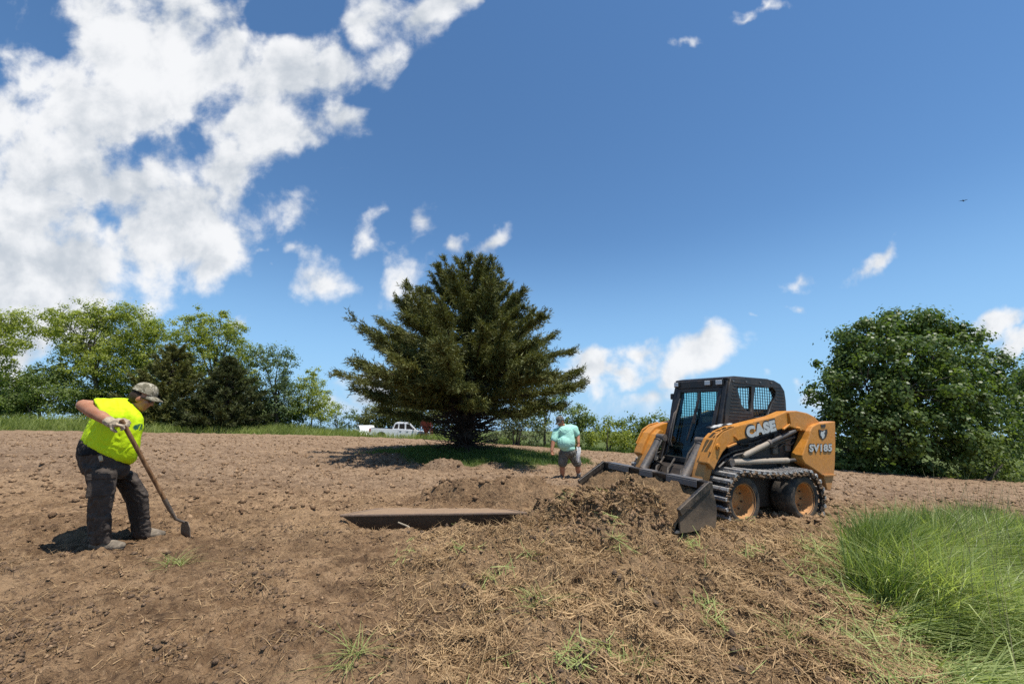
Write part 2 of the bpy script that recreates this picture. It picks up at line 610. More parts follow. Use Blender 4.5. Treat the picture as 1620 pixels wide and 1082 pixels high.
def build_ground():
    # rings about the place where one stands, finer where one looks; the sheet runs on to the horizon
    rr = [0.0, 0.4, 0.8, 1.1, 1.35]
    r = 1.5
    while r < 14:
        rr.append(r)
        r *= 1.0058
    while r < 46:
        rr.append(r)
        r *= 1.010
    while r < 900:
        rr.append(r)
        r *= 1.09
    rr = np.array(rr)
    fine = np.linspace(-1.02, 1.02, 680)
    coarse = np.linspace(1.02, 2 * math.pi - 1.02, 70)[1:-1]
    az = np.concatenate([fine, coarse])
    R, A = np.meshgrid(rr, az, indexing='ij')
    X = R * np.sin(A)
    Y = R * np.cos(A)
    Z = H(X.ravel(), Y.ravel())
    V = np.stack([X.ravel(), Y.ravel(), Z], 1)
    nr, na = R.shape
    i = np.arange(nr - 1)[:, None] * na
    j = np.arange(na)[None]
    j2 = (j + 1) % na
    F = np.stack([i + j, i + na + j, i + na + j2, i + j2], 2).reshape(-1, 4)
    me = mesh_np('ground', V, F, True)
    x, y = V[:, 0], V[:, 1]
    vattr(me, 'thatch', m_thatch(x, y))
    vattr(me, 'turf', np.maximum(sstep(pdist(GRASS_POLY, x, y) + 0.15 * fbm(x * 3, y * 3, 2, 8), 0.15, -0.25), m_backturf(x, y)))
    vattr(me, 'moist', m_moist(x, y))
    return me


# far edge of the tilled field, and the uncut strip of grass beyond it on the hilltop
EDGE = np.array([at(*a)[:2] for a in [(-420, 676, 18), (0, 681, 26), (270, 685, 30), (540, 690, 35), (620, 693, 36), (700, 696, 35), (790, 700, 32), (900, 711, 28), (1000, 717, 27), (1320, 743, 23), (1620, 763, 21), (2000, 775, 18)]])


def edge_off(x, y):
    """how far beyond the field's edge, along the line of sight"""
    a = np.arctan2(x, y)
    ea = np.arctan2(EDGE[:, 0], EDGE[:, 1])
    er = np.hypot(EDGE[:, 0], EDGE[:, 1])
    o = np.argsort(ea)
    return np.hypot(x, y) - np.interp(a, ea[o], er[o])


def m_island(x, y):
    """the grass left standing under the cedar"""
    n = fbm(x * 0.9, y * 0.9, 3, 77) * 0.5
    return sstep(np.hypot((x - TREE[0] - 0.6) / 4.2, (y - TREE[1] + 0.35) / 3.1) + n * 0.35, 1.05, 0.86)


def m_backturf(x, y):
    n = fbm(x * 0.6, y * 0.6, 2, 15) * 0.4
    return np.maximum(sstep(edge_off(x, y) + n, -0.1, 0.3), m_island(x, y))


def m_moist(x, y):
    """freshly turned darker soil"""
    m = 0.95 * m_pile(x, y) * sstep(fbm(x * 2.2, y * 2.2, 3, 29), -0.35, 0.3)
    c = at(770, 792, 6.9)
    m = np.maximum(m, 0.55 * bumpf(x, y, c[0], c[1], 1.9, 0.9, 0, 0.6))
    m = np.maximum(m, 0.62 * sstep(fbm(x * 0.75 + 3, y * 1.3, 5, 33, 0.6), -0.25, 0.35) * sstep(y, 6.5, 4.5))
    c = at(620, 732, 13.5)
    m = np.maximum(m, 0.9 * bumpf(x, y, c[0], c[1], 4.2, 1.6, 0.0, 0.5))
    m = np.maximum(m, 0.35 * sstep(fbm(x * 0.25, y * 0.5, 3, 133), 0.05, 0.5))
    # wheel and track marks behind the loader
    return np.clip(m, 0, 1)


def ground_material():
    m, g = new_mat('tilled_soil')
    geo = g.n('ShaderNodeNewGeometry')
    pos = geo.outputs['Position']
    a1 = g.n('ShaderNodeAttribute', attribute_name='thatch').outputs['Fac']
    a2 = g.n('ShaderNodeAttribute', attribute_name='turf').outputs['Fac']
    a3 = g.n('ShaderNodeAttribute', attribute_name='moist').outputs['Fac']
    n0 = g.noise(pos, 0.5, 4, 0.6)
    n1 = g.noise(pos, 4.5, 6, 0.65)
    n2 = g.noise(pos, 26.0, 6, 0.66)
    n3 = g.noise(pos, 110.0, 3, 0.6)
    dry = g.mix(g.smooth(n1, 0.36, 0.66), (0.205, 0.122, 0.064, 1), (0.385, 0.245, 0.135, 1))
    dry = g.mix(g.m('MULTIPLY', g.smooth(n0, 0.42, 0.64), 0.55), dry, (0.46, 0.305, 0.175, 1))
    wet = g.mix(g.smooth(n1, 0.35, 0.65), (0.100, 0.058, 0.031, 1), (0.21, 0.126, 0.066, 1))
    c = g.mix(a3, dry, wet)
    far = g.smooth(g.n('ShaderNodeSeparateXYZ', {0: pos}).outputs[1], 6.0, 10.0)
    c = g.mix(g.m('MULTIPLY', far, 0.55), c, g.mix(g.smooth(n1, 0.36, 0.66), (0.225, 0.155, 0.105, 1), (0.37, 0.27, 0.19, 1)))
    # damp and dry lumps side by side; dark tone also paints shade under clods
    n4 = g.noise(pos, 11.0, 5, 0.7, 0.6)
    c = g.mix(g.m('MULTIPLY', g.smooth(n4, 0.47, 0.36), 0.75), c, (0.095, 0.057, 0.033, 1))
    c = g.mix(g.m('MULTIPLY', g.smooth(n4, 0.56, 0.68), 0.55), c, (0.45, 0.30, 0.175, 1))
    # pale crumbs, and shade painted dark into the gaps between the clods
    sp = g.smooth(n2, 0.54, 0.70)
    c = g.mix(g.m('MULTIPLY', sp, 0.45), c, (0.48, 0.325, 0.185, 1))
    dk = g.smooth(n2, 0.48, 0.34)
    c = g.mix(g.m('MULTIPLY', dk, 0.68), c, (0.085, 0.052, 0.034, 1))
    # chopped straw mixed in
    st = g.n('ShaderNodeMapping', {0: pos, 3: (22, 90, 40), 2: (0, 0, 0.5)}).outputs[0]
    s1 = g.smooth(g.noise(st, 1.0, 3, 0.6, 1.2), 0.54, 0.66)
    c = g.mix(g.m('MULTIPLY', g.m('MULTIPLY', s1, g.m('ADD', g.m('MULTIPLY', a1, 0.6), 0.16)), 0.9), c, (0.50, 0.345, 0.175, 1))
    c = g.mix(g.m('MULTIPLY', a1, 0.25), c, (0.34, 0.235, 0.13, 1))
    tf = g.mix(g.smooth(n2, 0.35, 0.65), (0.045, 0.070, 0.018, 1), (0.13, 0.15, 0.045, 1))
    c = g.mix(a2, c, tf)
    hh = g.m('ADD', g.m('MULTIPLY', n2, 0.55), g.m('ADD', g.m('MULTIPLY', n3, 0.18), g.m('MULTIPLY', n1, 0.5)))
    nn = bump(g, hh, 1.0, 0.11)
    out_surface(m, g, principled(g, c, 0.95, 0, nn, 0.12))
    return m


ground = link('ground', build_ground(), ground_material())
tag(ground, kind='structure')
# ------------------------------------------------------------------ mesh building kit
class MB:
    """collects simple solids into one mesh"""
    def __init__(s):
        s.v = []
        s.f = []

    def add(s, vs, fs):
        k = len(s.v)
        s.v += [tuple(map(float, p)) for p in vs]
        s.f += [tuple(i + k for i in f) for f in fs]
        return s

    def box(s, c, d, rot=None):
        hx, hy, hz = d[0] / 2, d[1] / 2, d[2] / 2
        vs = [Vector((x, y, z)) for x in (-hx, hx) for y in (-hy, hy) for z in (-hz, hz)]
        if rot is not None:
            vs = [rot @ p for p in vs]
        vs = [p + Vector(c) for p in vs]
        return s.add(vs, [(0, 1, 3, 2), (4, 6, 7, 5), (0, 4, 5, 1), (2, 3, 7, 6), (0, 2, 6, 4), (1, 5, 7, 3)])

    def bar(s, a, b, w, h, up=(0, 0, 1)):
        a, b = Vector(a), Vector(b)
        d = (b - a)
        L = d.length
        x = d.normalized()
        y = Vector(up).cross(x)
        if y.length < 1e-4:
            y = Vector((0, 1, 0)).cross(x)
        y.normalize()
        z = x.cross(y)
        R = Matrix((x, y, z)).transposed()
        return s.box((a + b) / 2, (L, w, h), R)

    def prism(s, poly, y0, y1):
        """polygon in (x,z) between two y planes"""
        n = len(poly)
        ar = sum(poly[i][0] * poly[(i + 1) % n][1] - poly[(i + 1) % n][0] * poly[i][1] for i in range(n))
        if ar < 0:
            poly = poly[::-1]
        if y0 > y1:
            y0, y1 = y1, y0
        vs = [(p[0], y0, p[1]) for p in poly] + [(p[0], y1, p[1]) for p in poly]
        fs = [tuple(range(n)), tuple(range(2 * n - 1, n - 1, -1))]
        fs += [(i, i + n, (i + 1) % n + n, (i + 1) % n) for i in range(n)]
        return s.add(vs, fs)

    def tube(s, path, r, n=10, cap=True):
        path = [Vector(p) for p in path]
        m = len(path)
        rs = r if isinstance(r, (list, tuple)) else [r] * m
        k = len(s.v)
        prev = None
        for i, p in enumerate(path):
            t = (path[min(i + 1, m - 1)] - path[max(i - 1, 0)]).normalized()
            if prev is None:
                u = t.orthogonal().normalized()
            else:
                u = (prev - t * prev.dot(t))
                u = u.normalized() if u.length > 1e-6 else t.orthogonal().normalized()
            prev = u
            w = t.cross(u)
            for j in range(n):
                a = 2 * math.pi * j / n
                s.v.append(tuple(p + (u * math.cos(a) + w * math.sin(a)) * rs[i]))
        for i in range(m - 1):
            for j in range(n):
                s.f.append((k + i * n + j, k + i * n + (j + 1) % n, k + (i + 1) * n + (j + 1) % n, k + (i + 1) * n + j))
        if cap:
            s.f.append(tuple(k + j for j in range(n - 1, -1, -1)))
            s.f.append(tuple(k + (m - 1) * n + j for j in range(n)))
        return s

    def lathe(s, prof, c, axis='Y', n=32):
        """(radius, along) profile turned about an axis through c"""
        k = len(s.v)
        for (r, h) in prof:
            for j in range(n):
                a = 2 * math.pi * j / n
                p, q = r * math.cos(a), r * math.sin(a)
                w = {'Y': (p, h, q), 'X': (h, p, q), 'Z': (p, q, h)}[axis]
                s.v.append((c[0] + w[0], c[1] + w[1], c[2] + w[2]))
        for i in range(len(prof) - 1):
            for j in range(n):
                s.f.append((k + i * n + j, k + i * n + (j + 1) % n, k + (i + 1) * n + (j + 1) % n, k + (i + 1) * n + j))
        return s

    def mesh(s, name, bevel=0.0, smooth=False, seg=1):
        me = bpy.data.meshes.new(name)
        me.from_pydata(s.v, [], s.f)
        bm = bmesh.new()
        bm.from_mesh(me)
        bmesh.ops.recalc_face_normals(bm, faces=bm.faces)
        if bevel > 0:
            es = [e for e in bm.edges if len(e.link_faces) == 2 and e.calc_face_angle(0) > 0.5]
            bmesh.ops.bevel(bm, geom=es, offset=bevel, segments=seg, profile=0.6, affect='EDGES', clamp_overlap=True)
        if smooth:
            for f in bm.faces:
                f.smooth = True
            for e in bm.edges:
                if len(e.link_faces) == 2 and e.calc_face_angle(0) > 0.7:
                    e.smooth = False
        bm.to_mesh(me)
        bm.free()
        return me

    def build(s, name, mat, parent=None, bevel=0.0, smooth=False, seg=1):
        return link(name, s.mesh(name, bevel, smooth, seg), mat, parent)


def curve_mesh(name, loops, half, bev=0.0):
    """flat plate with holes: outer and inner outlines in (x,y), thick in z"""
    cu = bpy.data.curves.new(name, 'CURVE')
    cu.dimensions = '2D'
    cu.fill_mode = 'BOTH'
    cu.extrude = half
    cu.bevel_depth = bev
    for lp in loops:
        sp = cu.splines.new('POLY')
        sp.points.add(len(lp) - 1)
        for p, q in zip(sp.points, lp):
            p.co = (q[0], q[1], 0, 1)
        sp.use_cyclic_u = True
    return to_mesh_and_drop(cu, name)


def to_mesh_and_drop(cu, name):
    o = bpy.data.objects.new('temporary', cu)
    COL.objects.link(o)
    dg = bpy.context.evaluated_depsgraph_get()
    me = bpy.data.meshes.new_from_object(o.evaluated_get(dg))
    me.name = name
    bpy.data.objects.remove(o)
    bpy.data.curves.remove(cu)
    me.materials.clear()
    return me


def text_mesh(name, body, size, offset=0.0, extrude=0.004, shear=0.0, spacing=1.0):
    cu = bpy.data.curves.new(name, 'FONT')
    cu.body = body
    cu.size = size
    cu.offset = offset
    cu.extrude = extrude
    cu.shear = shear
    cu.space_character = spacing
    cu.align_x = 'CENTER'
    cu.align_y = 'CENTER'
    return to_mesh_and_drop(cu, name)


def remap(me, fn):
    n = len(me.vertices)
    a = np.empty(n * 3, np.float32)
    me.vertices.foreach_get('co', a)
    a = fn(a.reshape(-1, 3).astype(float))
    me.vertices.foreach_set('co', np.asarray(a, np.float32).ravel())
    me.update()
    return me


def copy_part(o, parent, mirror=False):
    c = o.copy()
    COL.objects.link(c)
    c.parent = parent
    return c


# ------------------------------------------------------------------ the loader
M_ORANGE = dusty('orange_paint', (0.60, 0.238, 0.027), 0.38, 0.0, (0.36, 0.22, 0.12), 0.30, 5.0, 0.10, low=(0.35, 1.05, 0.55))
M_BLACK = dusty('black_paint', (0.013, 0.0135, 0.015), 0.42, 0.0, (0.16, 0.115, 0.08), 0.22, 7.0, 0.10, low=(0.35, 0.9, 0.35))
M_HULL = dusty('dark_hull_paint', (0.012, 0.012, 0.013), 0.55, 0.0, (0.14, 0.095, 0.06), 0.30, 8.0, 0.2, low=(0.3, 0.8, 0.45))
M_STEEL = dusty('worn_steel', (0.30, 0.30, 0.30), 0.36, 0.75, (0.20, 0.14, 0.09), 0.40, 14.0, 0.2)
M_CYL = dusty('grey_cylinder_paint', (0.085, 0.08, 0.078), 0.5, 0.1, (0.24, 0.17, 0.115), 0.55, 9.0, 0.15)
M_BEIGE = dusty('dusty_cylinder_paint', (0.34, 0.29, 0.23), 0.6, 0.0, (0.30, 0.22, 0.15), 0.6, 9.0, 0.15)
M_RUBBER = dusty('tyre_rubber', (0.022, 0.021, 0.02), 0.8, 0.0, (0.20, 0.15, 0.10), 0.55, 9.0, 0.25)
M_TRACK = dusty('track_steel', (0.50, 0.49, 0.47), 0.45, 0.45, (0.13, 0.085, 0.05), 0.75, 22.0, 0.4)
M_LINK = dusty('track_link_steel', (0.035, 0.032, 0.03), 0.6, 0.3, (0.15, 0.10, 0.065), 0.6, 20.0, 0.4)
M_BUCKET = dusty('bucket_steel', (0.022, 0.022, 0.023), 0.46, 0.3, (0.20, 0.145, 0.095), 0.6, 6.0, 0.3, low=(0.05, 0.45, 0.85))
M_WEAR = dusty('worn_bucket_steel', (0.15, 0.15, 0.155), 0.45, 0.4, (0.19, 0.14, 0.10), 0.6, 12.0, 0.25)
M_PALE = dusty('worn_white_grip', (0.55, 0.55, 0.53), 0.7, 0.0, (0.2, 0.15, 0.1), 0.45, 22.0, 0.3)
M_SILVER = dusty('silver_letters', (0.58, 0.60, 0.60), 0.32, 0.2, (0.36, 0.26, 0.17), 0.18, 9.0, 0.0)
M_HOSE = dusty('rubber_hose', (0.02, 0.02, 0.021), 0.5, 0.0, (0.2, 0.15, 0.1), 0.5, 12.0, 0.1)
M_MUD = dusty('caked_mud', (0.13, 0.085, 0.05), 0.95, 0.0, (0.24, 0.165, 0.10), 0.8, 9.0, 0.6)
M_SEAT = dusty('black_seat_vinyl', (0.012, 0.012, 0.012), 0.6, 0, (0.1, 0.08, 0.06), 0.2, 7.0, 0.1)


def glass_material(name, tint, gloss=0.06):
    m, g = new_mat(name)
    t = g.n('ShaderNodeBsdfTransparent', {0: c4(tint)})
    gl = g.n('ShaderNodeBsdfGlossy', {0: (0.9, 0.95, 0.95, 1), 1: 0.03})
    lw = g.n('ShaderNodeLayerWeight', {0: 0.5})
    fr = g.m('MULTIPLY_ADD', g.m('POWER', lw.outputs[1], 4.0), 0.5, 0.03)
    mx = g.n('ShaderNodeMixShader')
    g.put(mx.inputs[0], fr)
    m.node_tree.links.new(t.outputs[0], mx.inputs[1])
    m.node_tree.links.new(gl.outputs[0], mx.inputs[2])
    out_surface(m, g, mx.outputs[0])
    return m


M_GLASS = glass_material('green_tinted_glass', (0.80, 0.945, 0.94))
M_LENS = None
m_, g_ = new_mat('lamp_lens')
out_surface(m_, g_, principled(g_, (0.55, 0.56, 0.55, 1), 0.12, 0.0, None, 0.8))
M_LENS = m_

LT = np.array([2.93, 6.17, CAMZ - 1.37])


def _rot():
    a, b, y = map(math.radians, (3.0, -1.1, 204.8))
    A = np.array([[math.cos(a), 0, -math.sin(a)], [0, 1, 0], [math.sin(a), 0, math.cos(a)]])
    B = np.array([[1, 0, 0], [0, math.cos(b), -math.sin(b)], [0, math.sin(b), math.cos(b)]])
    C = np.array([[math.cos(y), -math.sin(y), 0], [math.sin(y), math.cos(y), 0], [0, 0, 1]])
    return C @ B @ A


LM = _rot()
loader = thing('skid_steer_loader', 'orange and black skid steer loader with steel tracks, its bucket against the soil pile', 'loader')
loader.matrix_world = Matrix.Translation(Vector(LT)) @ Matrix(LM.tolist()).to_4x4()


def onplane(px, py, c):
    """where the sight line to a place in the photograph meets the loader's own plane y = c"""
    d = LM.T @ ray(px, py)
    o = LM.T @ (CAMP - LT)
    t = (c - o[1]) / d[1]
    q = o + d * t
    return (q[0], q[2])


def Q(pts, c):
    return [onplane(900 + x / 3.682, 570 + y / 3.682, c) for x, y in pts]


def P3(x, y, c):
    q = onplane(900 + x / 3.682, 570 + y / 3.682, c)
    return Vector((q[0], c, q[1]))


WX = (0.53, -0.665)
WZ = 0.318
# ---- hull
mb = MB()
mb.prism([(0.80, 0.20), (0.86, 0.42), (0.74, 0.60), (0.36, 0.84), (-1.10, 0.90), (-1.18, 0.62), (-1.10, 0.24), (-0.9, 0.16), (0.6, 0.14)], -0.49, 0.49)
chassis = mb.build('chassis', M_HULL, loader, 0.02)
for s in (-1, 1):
    for x in WX:
        mb = MB()
        mb.lathe([(0.0, -0.03), (0.09, -0.03), (0.09, 0.22), (0.0, 0.22)], (x, s * 0.5 - 0.1, WZ), 'Y', 16)
        mb.build('axle_housing', M_HULL, loader)
# engine house between the rear plates
mb = MB()
mb.prism([(-0.62, 0.70), (-0.60, 1.22), (-0.78, 1.36), (-1.55, 1.30), (-1.52, 0.55), (-1.2, 0.5)], -0.53, 0.53)
mb.build('engine_cover', M_HULL, loader, 0.03)
mb = MB()
mb.prism([(-1.56, 1.26), (-1.64, 1.22), (-1.56, 0.56), (-1.525, 0.56)], -0.50, 0.50)
grl = mb.build('rear_door', M_BLACK, loader, 0.01)
gm = MB()
gm.box((0, 0, 0), (0.02, 0.84, 0.018))
gme = gm.mesh('grille_slat')
gme.materials.append(M_BLACK)
for k in range(9):
    o = link('grille_slat', gme, None, grl)
    o.location = (-1.645 + 0.009 * k, 0, 1.15 - 0.055 * k)

# ---- rear plates with the model number
plate_px = [(1286, 674.5), (1295, 670), (1321.5, 666.5), (1322, 700), (1321, 735), (1319.5, 752), (1314.5, 776), (1309, 775), (1304, 755), (1296, 748), (1283, 739), (1274, 733.5),
            (1270, 727), (1270, 720), (1274, 708), (1279, 695), (1282, 682)]
plate = [onplane(x, y, 0.73) for x, y in plate_px]
for s in (1, -1):
    mb = MB()
    mb.prism(plate, s * 0.57, s * 0.73)
    o = mb.build('rear_side_plate', M_ORANGE, loader, 0.012, seg=2)
    if s == 1:
        rear_plate = o
    # the narrow ledge at the foot of the plate
    lm = MB()
    a, b = onplane(1301, 751.5, 0.73), onplane(1319, 751, 0.73)
    lm.bar((a[0], s * 0.735, a[1]), (b[0], s * 0.735, b[1]), 0.04, 0.018)
    lm.build('ledge', M_ORANGE, o)


def lettering(body, p0, p1, h, plane, parent, name, shear=0.25, bold=0.012):
    """raised letters along the line p0-p1 of a side plate (silver on a dark outline)"""
    p0, p1 = Vector(p0), Vector(p1)
    L = (p1 - p0).length
    ang = math.atan2(p1.y - p0.y, p1.x - p0.x)
    for nm, mat, off, dep, lift in ((name + '_outline', M_BLACK, bold * 2.0, 0.003, 0.003), (name, M_SILVER, bold * 0.75, 0.004, 0.008)):
        me = text_mesh(nm, body, 1.0, min(off / h * 0.72, 0.07 if body == 'CASE' else 0.045), dep, shear, 1.08)
        co = np.empty(len(me.vertices) * 3, np.float32)
        me.vertices.foreach_get('co', co)
        co = co.reshape(-1, 3)
        x0, x1 = co[:, 0].min(), co[:, 0].max()
        y0, y1 = co[:, 1].min(), co[:, 1].max()
        sx = (L + (off * 1.6)) / (x1 - x0)
        sy = (h + off * 1.6) / (y1 - y0)

        def fn(a):
            u = (a[:, 0] - (x0 + x1) / 2) * sx
            v = (a[:, 1] - (y0 + y1) / 2) * sy
            # letters read left to right with the loader's front at the left: +x runs to the left
            c = (p0 + p1) / 2
            X = c.x + math.cos(ang) * u + math.sin(ang) * v * (1 if math.cos(ang) > 0 else 1)
            Zc = c.y + math.sin(ang) * u - math.cos(ang) * v
            return np.stack([X, np.full(len(a), plane + lift) + (a[:, 2] > 0) * 0.002, Zc], 1)
        remap(me, fn)
        link(nm, me, mat, parent)


# ---- lift arms
arm_out = [(812, 600), (832, 530), (862, 455), (895, 415), (960, 386), (1080, 355), (1200, 326), (1268, 297), (1330, 294), (1390, 307), (1430, 328), (1464, 364),
           (1450, 410), (1405, 422), (1375, 413), (1330, 402), (1290, 388), (1215, 407), (1090, 439), (980, 470), (938, 490), (897, 535), (868, 590), (846, 640)]
arm = Q(arm_out, 0.665)
arms = {}
for s in (1, -1):
    mb = MB()
    knee = [i for i in range(len(arm))]
    mb.prism(arm, s * 0.51, s * 0.665)
    arms[s] = mb.build('lift_arm', M_ORANGE, loader, 0.014, seg=2)
    # wider leg below the knee
    lg = MB()
    leg = Q([(772, 735), (790, 640), (803, 590), (822, 530), (850, 460), (880, 425), (905, 440), (880, 500), (850, 580), (815, 720)], 0.60)
    lg.prism(leg, s * 0.42, s * 0.60)
    lg.build('arm_leg', M_ORANGE, loader, 0.016, seg=2)
    # stiffener rib, flange and pin of the knee
    rb = MB()
    q = Q([(770, 470), (790, 448), (830, 520), (818, 535)], 0.68)
    pth = Q([(905, 412), (862, 442), (832, 470), (812, 500)], 0.655)
    rb.tube([Vector((p[0] + 0.012, s * 0.655, p[1])) for p in Q([(960, 384), (905, 402), (862, 438), (838, 500), (826, 535)], 0.655)], 0.012, 8)
    rb.build('weld_rib', M_ORANGE, arms[s])
    pn = MB()
    c = P3(867, 503, 0.665)
    pn.lathe([(0.0, s * 0.035), (0.018, s * 0.035), (0.02, s * 0.02), (0.036, s * 0.02), (0.04, s * 0.0), (0.04, -s * 0.02)], (c.x, s * 0.665, c.z), 'Y', 18)
    pn.build('pivot_pin', M_ORANGE, arms[s], smooth=True)
    pn = MB()
    c = P3(1330, 398, 0.665)
    pn.lathe([(0.0, s * 0.05), (0.022, s * 0.05), (0.026, s * 0.03), (0.03, 0.0)], (c.x, s * 0.665, c.z), 'Y', 16)
    pn.build('pivot_pin', M_ORANGE, arms[s], smooth=True)
    # joint of the straight beam and the curved rear end, and cover trim
    tr = MB()
    ends = []
    a, b = P3(1272, 300, 0.667), P3(1284, 372, 0.667)
    tr.bar((a.x, s * 0.670, a.z - 0.01), (b.x, s * 0.670, b.z), 0.012, 0.05, (0, 1, 0))
    tr.build('arm_trim', M_ORANGE, arms[s], 0.004)
    tr = MB()
    a, b = P3(1245, 402, 0.667), P3(1288, 366, 0.667)
    tr.bar((a.x, s * 0.673, a.z), (b.x, s * 0.673, b.z), 0.03, 0.02)
    tr.build('arm_trim', M_ORANGE, arms[s], 0.004)
    tr = MB()
    a, b = P3(960, 440, 0.667), P3(985, 466, 0.667)
    tr.bar((a.x, s * 0.673, a.z), (b.x, s * 0.673, b.z), 0.02, 0.012)
    tr.build('arm_trim', M_ORANGE, arms[s], 0.004)
    tr = MB()
    a, b = P3(920, 505, 0.667), P3(972, 483, 0.667)
    tr.bar((a.x, s * 0.671, a.z), (b.x, s * 0.671, b.z), 0.03, 0.022)
    tr.build('arm_trim', M_ORANGE, arms[s], 0.004)
    # hydraulic hose along the underside of the arm
    for k, (dy, dz) in enumerate(((0.0, 0.0), (0.03, -0.035), (-0.02, -0.06))):
        hs = MB()
        pts = [P3(x, y + 12 * k, 0.6) for x, y in [(860, 600), (900, 560), (960, 528), (1060, 505), (1160, 470), (1240, 440), (1300, 425)]]
        hs.tube([(p.x, s * (0.60 + dy), p.z + dz * 0.6) for p in pts], 0.013, 7)
        hs.build('hydraulic_hose', M_HOSE, arms[s], smooth=True)
a, b = P3(1036, 421, 0.670), P3(1198, 378, 0.670)
lettering('CASE', (a.x, a.z), (b.x, b.z), 0.125, 0.667, arms[1], 'maker_letters', 0.0, 0.02)
a, b = P3(1399, 511, 0.735), P3(1529, 508, 0.735)
lettering('SV185', (a.x, a.z), (b.x, b.z), 0.088, 0.732, rear_plate, 'model_letters', 0.12, 0.011)
# badge above the model number: a dark shield with a pale figure, and a small mark over it
sh = Q([(1455, 402), (1478, 408), (1504, 400), (1506, 420), (1500, 442), (1478, 462), (1462, 446), (1456, 424)], 0.735)
mb = MB()
mb.prism(sh, 0.732, 0.737)
bd = mb.build('shield_badge', M_BLACK, rear_plate)
mb = MB()
mb.prism(Q([(1466, 436), (1467, 424), (1474, 414), (1480, 418), (1488, 408), (1493, 414), (1486, 424), (1490, 436), (1484, 452), (1476, 456), (1472, 444)], 0.738), 0.736, 0.740)
mb.build('badge_figure', M_SILVER, bd)
mb = MB()
mb.prism(Q([(1468, 374), (1480, 376), (1494, 371), (1495, 386), (1481, 390), (1468, 387)], 0.735), 0.732, 0.737)
mb.build('badge_mark', M_BLACK, rear_plate)

# worn white grip pads on the left knee
for k in range(4):
    t0 = [(838 + 29 * k, 410 - 9 * k), (862 + 29 * k, 400 - 9 * k)]
    pts = Q(t0, 0.665)
    for j in range(2):
        mb = MB()
        yc = 0.59 + 0.062 * j
        mb.bar((pts[0][0], yc, pts[0][1] + 0.035 - 0.007 * k), (pts[1][0], yc, pts[1][1] + 0.03 - 0.007 * k), 0.048, 0.012)
        mb.build('grip_pad', M_PALE if (k + j) % 3 else M_BLACK, arms[1], 0.003)

